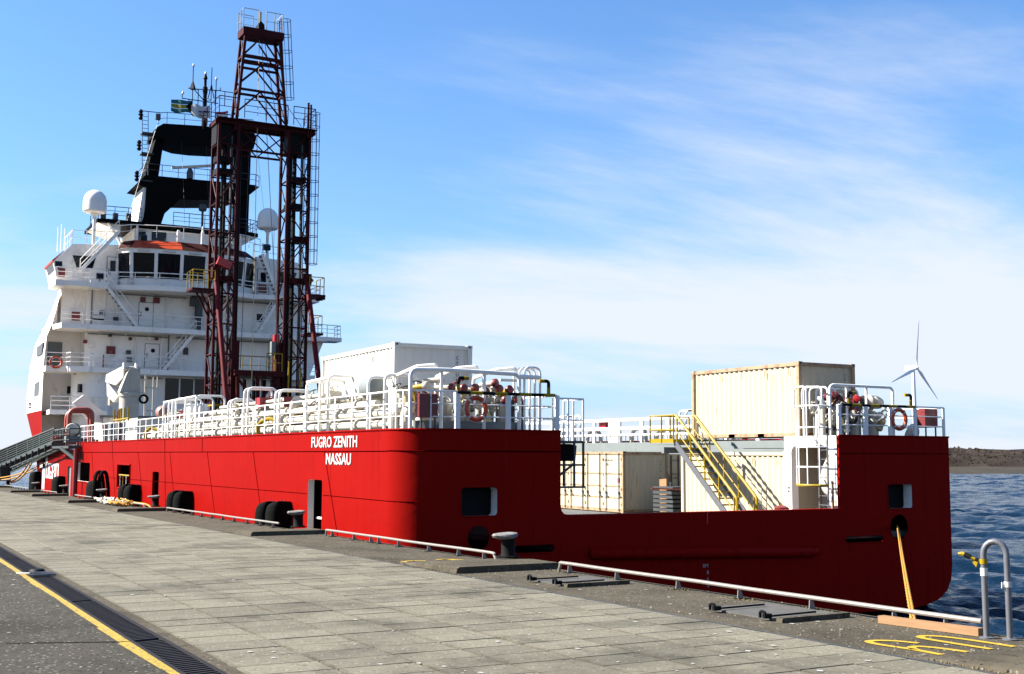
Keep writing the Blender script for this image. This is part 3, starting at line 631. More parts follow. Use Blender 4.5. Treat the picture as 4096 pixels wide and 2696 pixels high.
# pale bent hose hanging over the rail near the rope heap
t = thing('rubber_hose', 'dark rubber hose loop bent over the rail at the rope heap', 'hose', (10.5, 61.4, 0))
b = B()
for dx in (0, .22): b.tube(smooth2([(dx - .3, -.7, .05), (dx - .25, -.45, .7), (dx - .1, -.1, 1.25), (dx + .15, .3, 1.35), (dx + .3, .55, 1.1), (dx + .4, .6, .3), (dx + .4, .6, -1)], 5), .09, 8)
b.obj('hose', RUBBER, t)
# heap of rope
t = thing('rope_heap', 'heap of white and yellow mooring rope flung over the quay rail', 'rope', (9.95, 55.5, .05))
def heap(y0, y1, n, m, hh, seed):
    r = random.Random(seed); b = B()
    for k in range(n):
        pts = []; x = r.uniform(-.3, .25); y = r.uniform(y0, y1)
        for j in range(7):
            pts.append((x, y, abs(r.gauss(.12, .08)) * hh)); x = max(-.4, min(.4, x + r.uniform(-.25, .25))); y = max(y0, min(y1, y + r.uniform(-.9, .9)))
        b.tube(smooth2(pts, 3), .032, 5)
    return b
heap(-2.6, 1.9, 20, ROPEW, 0.7, 1).obj('white_rope', ROPEW, t)
heap(-4.4, -2.4, 9, ROPE, .8, 2).obj('yellow_rope', ROPE, t)
b = B(); b.tube(smooth2([(0, -2.9, .25), (.3, -4.2, .12), (.5, -6, .05), (.62, -7.5, -.4)], 5), .035, 6); b.obj('rope_tail', ROPE, t)
# mooring lines
def rope(name, label, a, c, sag, grp, r=.035, m=ROPE, seg=14, strands=0):
    if strands:
        a, c = Vector(a), Vector(c); t = thing(name, label, 'mooring rope', a, 0, grp); d = (c - a).normalized(); x = d.cross(Vector((0, 0, 1))).normalized(); y = d.cross(x); n = 150
        for k in range(strands):
            pts = []
            for i in range(n + 1):
                q = i / n; p = (c - a) * q; p.z -= sag * 4 * q * (1 - q); ph = 2 * math.pi * (k / strands + q * (c - a).length / .34); pts.append(p + (x * math.cos(ph) + y * math.sin(ph)) * r * .5)
            B().tube(pts, r * .56, 5).obj('strand', m, t)
        return t
    a, c = Vector(a), Vector(c); pts = []
    for k in range(seg + 1):
        s = k / seg; p = a.lerp(c, s); p.z -= sag * 4 * s * (1 - s); pts.append(p - a)
    o = B().tube(pts, r, 7).obj(name, m); o.location = a
    return tag(o, label, 'mooring rope', grp)
hp = lambda u, v, w: SM @ Vector((u, v, w))
rope('mooring_rope', 'orange stern line, left strand, from the hull opening down behind the rail', hp(17.95, -.05, -.30), (10.60, 9.91, -.12), .12, 'stern mooring lines', .022, strands=3)
rope('mooring_rope', 'orange stern line, right strand, from the hull opening down behind the rail', hp(18.0, -.05, -.34), (10.625, 9.885, -.12), .10, 'stern mooring lines', .022, strands=3)
rope('mooring_rope', 'upper orange bow line sagging to the farthest bollard, outer strand', hp(.1, 76.0, 1.9), (10.62, 101.6, .35), .55, 'bow mooring lines', .06)
rope('mooring_rope', 'upper orange bow line sagging to the farthest bollard, inner strand', hp(.05, 74.0, 1.85), (10.62, 99.4, .35), .55, 'bow mooring lines', .06)
rope('mooring_rope', 'lower tight orange bow line, upper strand', hp(.0, 72.4, .95), (10.70, 108, .62), .15, 'bow mooring lines', .05)
rope('mooring_rope', 'lower tight orange bow line, lower strand', hp(.0, 72.3, .78), (10.70, 107, .45), .15, 'bow mooring lines', .05)
# broken grate clamp on the drain
t = thing('drain_clamp', 'bent metal clamp lying across the drain grate', 'metal clamp', (2.66, 20.3, .0))
b = B(); b.lathe([(.12, .01), (.13, .05), (.10, .09)], (-.02, .28, 0), n=12); b.v = [(x * 1.0, .28 + (y - .28) * 1.4, z) for x, y, z in b.v]; b.obj('dark_plate', BLACK, t)
for k, y in enumerate((-.22, -.05, .08)):
    b = B(); b.beam((-.2 + k * .03, y + .04, .03 + k * .01), (.2, y, .035), .05, .03); b.obj('bar', STEEL, t)
b = B(); b.rod((-.32, .3, .03), (-.1, .08, .04), .012, 6); b.obj('pin', STEEL, t)
# ================================================================ THE SHIP
ship = thing('survey_ship', 'large red-hulled offshore survey ship moored alongside the quay', 'ship', (0, 0, 0), 0, ship=True)
def plane_holes(b, f, a0, a1, b0, b1, holes, k=5):
    """flat panel f(a,b) with rounded rectangular holes (a0,a1,b0,b1,r), separate in a"""
    q = lambda x0, x1, y0, y1: b.add([f(x0, y0), f(x1, y0), f(x1, y1), f(x0, y1)], [(0, 1, 2, 3)]) if x1 - x0 > 1e-4 and y1 - y0 > 1e-4 else None
    x = a0
    for (h0, h1, k0, k1, r) in sorted(holes):
        m = .06; c0, c1, d0, d1 = h0 - m, h1 + m, k0 - m, k1 + m
        q(x, c0, b0, b1); q(c0, c1, b0, d0); q(c0, c1, d1, b1); x = c1
        cs = [((c0, d0), (h0 + r, k0 + r), 180), ((c1, d0), (h1 - r, k0 + r), 270), ((c1, d1), (h1 - r, k1 - r), 0), ((c0, d1), (h0 + r, k1 - r), 90)]
        arcs = []
        for (oc, cc, st) in cs: arcs.append((oc, [(cc[0] + r * math.cos(rad(st + 90 * j / k)), cc[1] + r * math.sin(rad(st + 90 * j / k))) for j in range(k + 1)]))
        for i in range(4):
            oc, ar = arcs[i]; oc2, ar2 = arcs[(i + 1) % 4]
            for j in range(k): b.add([f(*oc), f(*ar[j]), f(*ar[j + 1])], [(0, 2, 1)])
            b.add([f(*oc), f(*ar[-1]), f(*ar2[0]), f(*oc2)], [(0, 3, 2, 1)])
    q(x, a1, b0, b1)
def lining(f, hole, d0, d1, m, parent, name='opening_lining', k=5):
    h0, h1, k0, k1, r = hole; loop = []
    for (cx, cy, st) in ((h0 + r, k0 + r, 180), (h1 - r, k0 + r, 270), (h1 - r, k1 - r, 0), (h0 + r, k1 - r, 90)):
        loop += [(cx + r * math.cos(rad(st + 90 * j / k)), cy + r * math.sin(rad(st + 90 * j / k))) for j in range(k + 1)]
    n = len(loop); b = B(); b.add([f(x, y, d0) for x, y in loop] + [f(x, y, d1) for x, y in loop], [(i, (i + 1) % n, n + (i + 1) % n, n + i) for i in range(n)])
    return b.obj(name, m, parent)
HT = 2.68
PORT = [(6.25, 7.55, -1.2, 1.2, .10), (29.0, 30.4, -.30, 1.12, .12), (35.8, 39.0, .16, 1.36, .14), (48.2, 52.75, .22, 1.40, .14)]
b = B()
fp = lambda a, c: (0, a, c)
plane_holes(b, fp, 1.1, 52.95, -3.4, HT, PORT)
plane_holes(b, fp, 52.95, 69.0, -3.4, 2.2, [(55.5, 56.9, -.9, 1.1, .08)])
# rounded port quarter
rows = []
for c in (-3.4, HT):
    rows.append([(1.1 - 1.1 * math.cos(rad(a)), 1.1 - 1.1 * math.sin(rad(a)), c) for a in range(0, 91, 6)])
b.sheet(rows)
fs = lambda a, c: (a, 0, c)
plane_holes(b, fs, 1.1, 4.86, .2, HT, [(1.70, 2.84, .33, 1.13, .12)])
plane_holes(b, fs, 1.1, 4.86, -3.06, .2, [(1.90, 2.60, -.60, .10, .349), (3.36, 4.66, -.72, -.48, .11)])
plane_holes(b, fs, 4.86, 15.46, -3.06, .31, [])
plane_holes(b, fs, 15.46, 20.58, .18, HT, [(17.60, 18.76, .26, 1.09, .10)])
plane_holes(b, fs, 15.46, 20.58, -1.7, .18, [(15.66, 17.35, -.82, -.58, .11), (17.66, 18.52, -.78, .08, .429)])
RB = [(20.58, -1.7), (20.5, -2.2), (20.3, -2.55), (19.9, -2.82), (19.3, -2.98), (18.6, -3.06)]
b.add([(u, 0, w) for u, w in [(15.46, -1.7)] + RB + [(15.46, -3.06)]], [tuple(range(len(RB) + 2))])
SB = [(20.58, HT)] + RB + [(0, -3.06)]
b.sheet([[(u, 0, w) for u, w in SB], [(u, 68, w) for u, w in SB]])
# notch sides, inner walls of the two quarters, bulwark top with a rounded corner
b.add([(4.86, 0, .31), (4.86, 0, HT), (4.86, 0.35, HT), (4.86, 0.35, .31)], [(0, 1, 2, 3)])
b.add([(15.46, 0, .31), (15.46, 0.1, .31), (15.46, 0.1, HT), (15.46, 0, HT)], [(0, 1, 2, 3)])
b.box((4.8, 0.001, .16), (15.5, .3, .31)); b.box((4.8, .28, -.6), (15.5, .3, .2))
rc = [(4.86, .31), (5.16, .31), (4.98, .345), (4.895, .43), (4.86, .61)]; b.prism([rc[0], rc[1], rc[2], rc[3], rc[4]], lambda u, w: (u, 0, w), lambda u, w: (u, .25, w))
hull = b.obj('hull', RED, ship)
# gunwale rim
b = B(); arc = [(1.1 - 1.1 * math.cos(rad(a)), 1.1 - 1.1 * math.sin(rad(a)), HT) for a in range(0, 91, 9)]
b.tube([(0, 52.9, HT), (0, 20, HT)] + arc + [(4.86, 0, HT)], .035, 6); b.tube([(15.46, 0, HT), (20.58, 0, HT), (20.58, 50, HT)], .035, 6); b.obj('gunwale', RED, hull)
for h, d in zip(PORT, (.20, .12, .10, .16)): lining(lambda a, c, t: (t, a, c), h, 0, d, RED if d < .15 else SWHITE, hull)
lining(lambda a, c, t: (t, a, c), (55.5, 56.9, -.9, 1.1, .08), 0, .12, GREY, hull)
b = B(); b.box((.11, 55.5, -.9), (.14, 56.9, 1.1)); b.obj('side_door', GREY, hull)
for h in ((1.70, 2.84, .33, 1.13, .12), (17.60, 18.76, .26, 1.09, .10)): lining(lambda a, c, t: (a, t, c), h, 0, .4, SWHITE, hull)
for (h0, h1, k0, k1, r) in ((1.70, 2.84, .33, 1.13, .12), (17.60, 18.76, .26, 1.09, .10), (1.90, 2.60, -.60, .10, .349), (17.66, 18.52, -.78, .08, .429), (3.36, 4.66, -.72, -.48, .11), (15.66, 17.35, -.82, -.58, .11)):
    loop = []
    for (cx, cy, st) in ((h0 + r, k0 + r, 180), (h1 - r, k0 + r, 270), (h1 - r, k1 - r, 0), (h0 + r, k1 - r, 90)): loop += [(cx + r * math.cos(rad(st + 18 * j)), -.004, cy + r * math.sin(rad(st + 18 * j))) for j in range(6)]
    B().tube(loop, .022, 5, closed=True).obj('opening_lip', RED, hull)
for u0 in (1.5, 17.4): B().box((u0, .41, .1), (u0 + 1.6, .45, 1.3)).obj('shade_backing', BLACK, hull)  # black sheets put behind the stern windows to stand for the interior shade
# rims, sills, bars of the openings
b = B(); b.tube([(-.02, 35.75, .12), (-.02, 39.05, .12), (-.02, 39.05, 1.40), (-.02, 35.75, 1.40)], .05, 6, closed=True); b.obj('window_rim', RED, hull)
for w in (.80, .86): pass
b = B(); b.rod((.05, 35.85, .82), (.05, 38.95, .82), .045, 6); b.rod((.05, 37.9, .2), (.05, 37.9, .8), .03, 6); each(b, 'yellow_bar', YEL, hull)
b = B(); b.rod((.03, 36.9, .35), (.03, 36.9, .8), .03, 6); b.rod((.03, 38.6, .25), (.03, 38.6, .8), .02, 6); each(b, 'white_bar', WHITE, hull)
b = B(); b.box((-.05, 48.2, .17), (.02, 52.7, .215)); b.obj('window_sill', RED, hull)
b = B(); b.rod((.3, 6.3, -.02), (.3, 7.5, -.02), .04, 8); b.obj('door_bar', WHITE, hull)
b = B()
for k in range(8): b.tube(smooth2([(.35 + rs.uniform(-.05, .1), 6.3 + rs.uniform(0, .5), -.45 + rs.uniform(-.1, .2)) for j in range(5)], 3), .03, 5)
b.obj('rope_coil', ROPE, hull)
b = B(); b.lathe([(.22, -1.2), (.22, -.55), (.18, -.5)], (.5, 6.5, 0), n=12); b.obj('bollard_stub', BRASS, hull)
# weld seams
def seam(pts, r=.014): B().tube(pts, r, 4).obj('weld_seam', SEAM, hull)
X0 = -.004
seam([(X0, 51.9, 2.04), (X0, 1.1, 2.09)] + [(1.1 - 1.105 * math.cos(rad(a)), 1.1 - 1.105 * math.sin(rad(a)), 2.10) for a in range(0, 91, 10)] + [(4.85, X0, 2.10)], .02)
seam([(15.5, X0, 2.10), (20.55, X0, 2.10)], .014)
seam([(X0, 52.9, 1.75), (X0, 71, 1.72)]); seam([(X0, 51.9, 2.04), (X0, 51.9, 1.7), (X0, 53, 1.7)])
seam([(X0, 47, .6), (X0, 7.7, .74)], .012); seam([(X0, 6.1, .74), (X0, 1.1, .74)] + [(1.1 - 1.105 * math.cos(rad(a)), 1.1 - 1.105 * math.sin(rad(a)), .74) for a in range(0, 61, 10)], .012)
for (p, q) in (((47.64, 2.04), (45.8, -1.2)), ((41.0, HT), (41.0, 2.04)), ((40.9, 2.04), (39.3, -1.2)), ((33.92, 2.06), (32.0, -1.0)), ((28.0, HT), (27.3, -1)), ((26.87, 2.06), (25.1, -1.2)), ((21.05, HT), (21.0, 2.08)), ((20.16, 2.06), (18.4, -1)), ((13.67, 2.09), (11.9, -1.2)), ((6.11, 2.1), (4.5, -1))): seam([(X0, *p), (X0, *q)])
for wv in (69.3, 63.2, 46.5): pass
# tubular fender low on the transom, draught marks
b = B(); b.tube([(5.9, 0, -.80), (6.05, -.14, -.80), (14.1, -.14, -1.02), (14.3, 0, -1.02)], .17, 10); b.obj('stern_fender_pipe', RED, hull)
for s, u, w, sz in (('8M', 9.85, -1.36, .17), ('8', 10.0, -1.56, .17), ('6', 10.0, -1.76, .17), ('4', 10.0, -1.96, .17), ('2', 10.0, -2.16, .17)):
    put_text('draught_mark', s, sz, mat('mark_grey', (.3, .3, .3)) if 'mark_grey' not in MATS else MATS['mark_grey'], hull, (u, -.006, w), (1, 0, 0), (0, 0, 1), depth=.003)
b = B(); b.box((10.03, -.012, -.05), (10.07, -.002, .30)); b.obj('centre_mark', SRED, hull)
# names
put_text('ship_name', 'FUGRO ZENITH', .47, LETTER, hull, (-.012, 7.27, 2.215), (0, -1, 0), (0, 0, 1), bold=.006, width=3.95, depth=.006)
put_text('name_shadow', 'FUGRO ZENITH', .47, INK, hull, (-.007, 7.25, 2.195), (0, -1, 0), (0, 0, 1), bold=.006, width=3.95, depth=.003); put_text('name_shadow', 'NASSAU', .47, INK, hull, (-.007, 5.89, 1.68), (0, -1, 0), (0, 0, 1), bold=.006, width=2.12, depth=.003)  # dark offset copies paint the shadow edge of the raised letters
put_text('home_port', 'NASSAU', .47, LETTER, hull, (-.012, 5.91, 1.70), (0, -1, 0), (0, 0, 1), bold=.006, width=2.12, depth=.006)
b = B()   # the tall logo f and its letters
bx = lambda v0, v1, w0, w1: b.box((-.012, v0, w0), (-.004, v1, w1))
bx(67.9, 69.3, -.75, 1.6); bx(66.6, 69.3, 1.25, 1.82); bx(67.3, 71.1, .85, 1.20); bx(67.9, 69.3, 1.6, 1.82)
b.obj('logo_stem', LETTER, hull)
b = B(); L0, L1 = 67.4, 60.8
def glyph(i): return L0 - (L0 - L1) * i / 4, L0 - (L0 - L1) * (i + .88) / 4
for i, g in enumerate('UGRO'):
    a, c = glyph(i); e = (a - c) * .27
    bx(a - e, a, .12, 1.24); bx(*((c, c + e, .12, .62) if g == 'G' else (c, c + e, .70, 1.24) if g == 'R' else (c, c + e, .12, 1.24)))
    if g in 'UGO': bx(c + e, a - e, .12, .30)
    if g in 'GRO': bx(c + e, a - e, 1.06, 1.24)
    if g == 'G': bx(c, c + e, .95, 1.24); bx(c + e * .9, a - e * 1.4, .50, .66)
    if g == 'R': bx(c + e, a - e, .58, .72); bx(c - .02, c + e * .85, .12, .56)
b.obj('logo_letters', LETTER, hull)
# decks and inner walls
DECK = mat('deck_green', (0.07, 0.075, 0.07), 0.8, var=.2)
b = B(); b.box((4.86, .3, -.7), (20.0, 53, -.5)); b.obj('main_deck', DECK, ship)
b = B(); b.box((.02, .9, HT - .12), (4.84, 52.9, HT - .02)); b.box((1.0, .02, HT - .12), (4.84, .95, HT - .02)); b.obj('port_side_deck', GREY, ship)
B().prism([(1.1 - 1.07 * math.cos(rad(a)), 1.1 - 1.07 * math.sin(rad(a))) for a in range(0, 91, 10)] + [(1.1, 1.1)], lambda u, v: (u, v, HT - .14), lambda u, v: (u, v, HT - .04)).obj('deck_corner', GREY, ship)
b = B(); b.box((4.66, .36, -.5), (4.86, 52.9, HT - .02)); b.obj('port_inner_wall', GREY, ship)
b = B(); b.box((.03, 52.96, 2.0), (20.5, 72, 2.18)); b.obj('working_deck', DECK, ship)
b = B(); b.box((4.86, 52.9, -.6), (20, 53.0, 2.0)); b.obj('deck_step_wall', SWHITE, ship)
b = B(); b.box((20.02, 2.7, -.5), (20.55, 53, 2.62)); b.obj('starboard_side_wall', GREY, ship)
for v in (14.0, 32.2, 45.0, 54.5): B().box((.05, v, -3.0), (4.64, v + .1, HT - .13 if v < 50 else 1.98)).obj('hold_bulkhead', DGREY, ship)
B().box((8.0, .4, -3.0), (8.1, 30, -.72)).obj('hold_bulkhead', DGREY, ship)
# starboard quarter tower with the big fairlead opening
b = B(); plane_holes(b, lambda a, c: (15.46, a, c), .1, 2.62, -.55, HT, [(.52, 2.28, -.45, 2.36, .25)]); b.add([(15.46, 2.62, -.55), (15.46, 2.62, HT), (20.0, 2.62, HT), (20.0, 2.62, -.55)], [(0, 1, 2, 3)])
tower = b.obj('quarter_tower', SWHITE, ship)
b = B(); b.box((15.47, .05, HT - .1), (20.5, 2.61, HT - .01)); b.obj('tower_deck', GREY, tower)
lining(lambda a, c, t: (15.46 + t, a, c), (.52, 2.28, -.45, 2.36, .25), 0, .30, SWHITE, tower)
b = B(); b.box((17.0, .1, -.5), (17.1, 2.6, HT - .12)); b.obj('inner_bulkhead', PIPEW, tower)
B().box((15.62, 2.46, -.5), (17.0, 2.52, 2.55)).obj('bounce_light_sheet', CREAM, tower)  # cream sheet added over the white wall, its tone standing for bounced light
b = B(); b.tube(smooth2([(16.1, .5, 2.4), (16.1, .9, 1.9), (16.05, 1.15, 1.35), (16.0, 1.0, .9), (16.2, .4, .8)], 5), .24, 10); b.obj('trunk_pipe', PIPEW, tower)
b = B()
for k in range(7): b.tube(smooth2([(16.2 + rs.uniform(-.2, .2), .5 + rs.uniform(0, .9), rs.uniform(-.3, .6)) for j in range(5)], 3), .025, 5)
b.cbox((16.4, 1.0, .3), (.4, .5, .6)); b.obj('hose_tangle', DGREY, tower)
b = B(); b.rod((15.30, .16, -.4), (15.30, .16, 1.2), .05, 6); b.obj('rusty_pipe', RUST, tower)
b = B(); [b.prism([(-.06, s * .09), (.06, s * .09), (0, 0)], lambda a, c: (15.44, 2.42 + a, .86 + c), lambda a, c: (15.45, 2.42 + a, .86 + c)) for s in (-1, 1)]; b.obj('hourglass_mark', INK, tower)
# caged ladder on the tower
def ladder(name, parent, p0, p1, wd, across, m, rung=.3, r=.022, rr=.014, cage=None, cage_m=None, cz0=0, cage_n=6):
    """ladder from p0 to p1 (both at mid-width); across: unit vector between the stringers; cage=(out vector, radius, spacing)"""
    p0, p1, a = Vector(p0), Vector(p1), Vector(across).normalized(); d = p1 - p0; L_ = d.length; b = B()
    for s in (-.5, .5): b.rod(p0 + a * wd * s, p1 + a * wd * s, r, 5)
    for k in range(1, int(L_ / rung)): q = p0 + d * (k * rung / L_); b.rod(q - a * wd / 2, q + a * wd / 2, rr, 4)
    o = b.obj(name, m, parent)
    if cage:
        out, R_, sp = Vector(cage[0]).normalized(), cage[1], cage[2]; c = B(); hoops = []
        n = max(2, int((L_ - cz0) / sp) + 1)
        for k in range(n):
            q = p0 + d * ((cz0 + (L_ - cz0) * k / (n - 1)) / L_)
            pts = [q + a * wd / 2] + [q + out * R_ + a * R_ * math.cos(math.pi * j / 8) + out * R_ * math.sin(math.pi * j / 8) for j in range(9)] + [q - a * wd / 2]
            c.tube(pts, .022, 4); hoops.append(pts)
        for j in (1, 3, 5, 7, 9): c.tube([h[j] for h in hoops], .016, 4)
        c.obj('ladder_cage', cage_m or m, o)
    return o
ladder('tower_ladder', tower, (15.25, .52, -.5), (15.25, .52, 2.75), .42, (0, 1, 0), STEEL)
b = B()
for z in (3.66, 2.95, 2.3, 1.65): b.tube([(15.25, .3, z), (14.9, .3, z), (14.65, .6, z), (14.65, 1.0, z), (14.9, 1.38, z), (15.3, 1.38, z)], .028, 5)
for (u, v) in ((14.65, .6), (14.65, 1.0), (14.9, 1.38), (14.9, .3)): b.rod((u, v, 1.05), (u, v, 3.66), .022, 5)
b.obj('tower_ladder_cage', WHITE, tower)
b = B(); b.tube([(15.25, .3, 1.05), (14.9, .3, 1.05), (14.65, .6, 1.05), (14.65, 1.0, 1.05), (14.9, 1.38, 1.05), (15.3, 1.38, 1.05)], .045, 6); b.obj('cage_foot_hoop', YEL, tower)
# bitt on the deck by the bulwark
b = B(); b.lathe([(.16, -.5), (.16, .18), (.24, .2), (.25, .27), (.15, .33), (.05, .36)], (14.75, 2.0, 0), n=14); b.obj('deck_bitt', CAPRED, ship)
# starboard working rail (big white pipes and posts) beyond the containers
b = B()
for w, r in ((3.72, .085), (3.30, .085), (2.98, .06)): b.rod((20.15, 9, w), (20.15, 40, w), r, 8)
o = b.obj('starboard_rail', WHITE, ship)
pm = B().box((-.05, -.10, 2.6), (.05, .10, 3.72)).mesh('rail_post', WHITE); pw = B().box((-.06, -.5, 2.6), (.06, .5, 3.74)).mesh('wide_post', WHITE)
for k in range(15): put('rail_post', pm, o, (20.15, 9.5 + k * 2.1, 0))
put('wide_post', pw, o, (20.2, 20.3, 0)); put('wide_post', pw, o, (20.2, 30.3, 0))
b = B()
for k in range(90): b.rod((20.08, 10 + k * .34, 2.6), (20.08, 10 + k * .34, 2.98), .02, 4)
b.obj('short_bars', STEEL, o, kind='stuff')
b = B(); b.box((20.3, 21.3, 3.35), (20.5, 21.9, 3.68)); b.obj('red_box', SRED, o)
for v0 in (13.2, 24.0):
    b = B()
    for dv in (0, .5): b.tube(rounded([(20.5, v0 + dv, 2.7), (20.5, v0 + dv, 4.05), (20.5, v0 + dv + 1.7, 4.05), (20.5, v0 + dv + 1.7, 2.7)], .25), .05, 6)
    b.obj('pipe_hoop', WHITE, o)
b = B()
for k, (v, w) in enumerate([(12, 3.1), (14, 3.2), (16.5, 3.0), (18.5, 3.15), (22.5, 3.1), (25, 3.2), (27.5, 3.1)]):
    b.tube(smooth2([(20.4, v - .6, 2.6), (20.4, v - .5, w), (20.4, v, w + .15), (20.4, v + .5, w), (20.4, v + .7, 2.6)], 3), .09, 7)
each(b, 'bent_pipe', PIPEW, o)
# forward hull: straight side bending in towards the bow, flared above
def fwd(wl, v_start, vmax=97):
    rows = []
    for w, v0, off in wl:
        row = []
        for k in range(15):
            s = k / 14; v = v_start + (vmax - v_start) * s; x = max(0, v - v0); u = x * x / 80 + off
            row.append((min(u, 10.2), v, w))
        rows.append(row)
    return rows
redl = [(-3.4, 68.6, 0), (-1, 69.2, 0), (.8, 70.0, 0), (2.2, 71.6, 0), (3.7, 74.8, 0), (5.34, 78.0, -.04)]
b = B(); b.sheet(fwd(redl[:4], 69.0)); b.sheet(fwd(redl[3:], 70.9)); b.obj('bow_shell', RED, ship)
whl = [(5.34, 78.0, -.05), (7.3, 78.2, -.05), (9.4, 77.4, -.02), (11.2, 75.4, .1), (12.3, 74.2, .5), (14.7, 70.6, 1.0)]
b = B(); b.sheet(fwd(whl, 71.0)); wsh = b.obj('white_bow_shell', SWHITE, ship)
b = B()
for (v0, v1, w0, w1, sk) in ((73.0, 75.8, 6.6, 7.75, .15), (72.2, 75.2, 9.85, 10.75, .5)):
    b.prism([(v0, w0), (v1, w0), (v1 + sk * .3, w1 - .1), (v0 - sk, w1)], lambda v, w: (-.075, v, w), lambda v, w: (.05, v, w))
b.obj('side_window', GLASS, wsh)
put_text('bow_name', 'ZENITH', .62, BLACK, wsh, (-.09, 79.2, 5.75), (.02, -1, 0), (0, 0, 1), bold=.02, width=5.5)
# ---------------------------------------------------------------- port side deck: rail, pipes, hoops, valves
FLAT = (.025, .07)
guard_rail(ship, [(.10, 52.85, HT), (.10, 1.2, HT)], 1.05, (.35, .70), 1.45, .026, WHITE, post_size=(.025, .07))
arc2 = [(1.1 - 1.0 * math.cos(rad(a)), 1.1 - 1.0 * math.sin(rad(a)), HT) for a in range(0, 91, 15)]
guard_rail(ship, arc2 + [(1.62, .1, HT)], 1.05, (.35, .70), 1.2, .026, WHITE, post_size=(.03, .05))
guard_rail(ship, [(1.64, .12, HT), (4.80, .12, HT)], 1.02, (.36, .70), 1.5, .03, WHITE, name='stern_rail', post_size=(.14, .08))
guard_rail(ship, [(4.80, .12, HT), (4.80, 3.0, HT)], 1.02, (.36, .70), 1.0, .03, WHITE, post_size=(.07, .05))
guard_rail(ship, [(15.62, .12, HT), (19.1, .12, HT)], 1.02, (.36, .70), 1.2, .03, WHITE, name='stern_rail', post_size=(.14, .08))
guard_rail(ship, [(19.1, .12, HT), (20.5, .12, HT), (20.5, 2.5, HT)], 1.02, (.36, .70), 1.0, .03, WHITE, post_size=(.10, .05))
# white hoops over the starboard manifold and ladder head
sf = B().tube(rounded([(15.55, .45, HT), (15.55, .45, 4.37), (18.43, .45, 4.36), (18.43, .45, HT)], .2), .05, 8).obj('manifold_frame', WHITE, ship)
for u in (16.3, 17.2): B().rod((u, .45, HT), (u, .45, 4.36), .045, 8).obj('frame_post', WHITE, sf)
for u0, u1, v in ((15.55, 16.3, 1.7), (16.3, 17.2, 1.9), (17.2, 18.43, 2.1)): B().tube(rounded([(u0, v, HT), (u0, v, 4.36), (u1, v, 4.36), (u1, v, HT)], .2), .045, 8).obj('frame_hoop', WHITE, sf)
for u, v0, v1 in ((15.5, .5, 1.35), (15.2, .45, 1.4), (14.75, .7, 1.3)): B().tube(rounded([(u, v0, 3.6), (u, v0, 4.3), (u, v1, 4.3), (u, v1, 3.6)], .2), .03, 6).obj('ladder_head_hoop', WHITE, sf)
# black and yellow guard bars with goosenecks
def striped_bar(name, u0, u1, w, g0, g1):
    o = B().rod((u0, .10, w), (u1, .10, w), .045, 8).obj(name, BLACK, ship); n = 8; l = (u1 - u0) / n
    for k in range(n):
        if k % 2: B().rod((u0 + l * k, .10, w), (u0 + l * (k + 1), .10, w), .048, 8).obj('yellow_band', YEL, o)
    for u, s in ((g0, 1), (g1, -1)):
        B().tube(rounded([(u, .12, w + .22), (u, .12, w + .40), (u + s * .16, .12, w + .40)], .1), .05, 8).obj('gooseneck', BLACK, o)
        B().rod((u, .12, w), (u, .12, w + .22), .052, 8).obj('yellow_band', YEL, o); B().rod((u + s * .16, .12, w + .40), (u + s * .31, .12, w + .40), .052, 8).obj('yellow_band', YEL, o)
striped_bar('striped_bar', 1.62, 4.72, 3.70, 1.66, 4.53); striped_bar('striped_bar', 15.75, 19.1, 3.70, 16.05, 18.95)
# longitudinal pipes
pipes = [(.70, 2.88, .12, 1.9, 36), (.72, 3.20, .135, 2.6, 35), (.72, 3.50, .105, 3.6, 30), (1.15, 3.78, .11, 4.2, 27), (1.25, 3.05, .15, 1.8, 36), (1.30, 3.42, .12, 2.2, 34), (1.75, 3.25, .15, 3, 36), (1.7, 3.66, .10, 5, 33), (1.0, 3.98, .07, 9, 22)]
for i, (u, w, r, v0, v1) in enumerate(pipes):
    P = [(u, v1, w), (u, v0, w)]
    if i in (0, 1): P = [(u, v1, w), (u, v0, w), (u + .55, v0 - .45, w)] if i else [(u, v1, w), (u, v0, w), (u + .05, v0 - .5, w - .28)]
    o = B().tube(rounded(P, .3), r, 10).obj('cargo_pipe', PIPEW, ship)
    fl = B().lathe([(r * 1.55, -.05), (r * 1.6, -.045), (r * 1.6, .045), (r * 1.55, .05)], (0, 0, 0), (0, 1, 0), 12).mesh('pipe_flange', PIPEW); v = v0 + .8 + (i * .37) % 1.3
    while v < v1: put('pipe_flange', fl, o, (u, v, w)); v += 2.3 + (i * .53) % 1.1
# pipe saddles
sm = B().box((.5, -.06, HT - .02), (2.0, .06, 2.80)).mesh('pipe_saddle', GREY)
for k in range(14): put('pipe_saddle', sm, ship, (0, 2.6 + k * 2.45, 0))
# hoops over the pipe run
def hoop(u0, u1, v, w, r=.048, name='pipe_hoop'):
    return B().tube(rounded([(u0, v, HT - .02), (u0, v, w), (u1, v, w), (u1, v, HT - .02)], .22), r, 8).obj(name, WHITE, ship)
for v, w, u1 in ((30.06, 4.48, 1.5), (28.95, 4.49, 1.5), (28.18, 4.54, 1.5), (27.51, 4.57, 1.55), (25.59, 4.55, 1.6), (23.69, 4.55, 1.62), (18.45, 4.14, 1.3), (18.04, 4.16, 1.3), (16.21, 4.51, 1.45), (15.70, 4.52, 1.45), (12.27, 4.26, 1.5), (11.83, 4.26, 1.5), (8.90, 4.41, 1.2), (7.60, 4.42, 1.2), (6.81, 4.49, 1.45), (3.43, 4.26, 1.3), (2.18, 4.26, 1.35)): hoop(.35, u1, v, w)
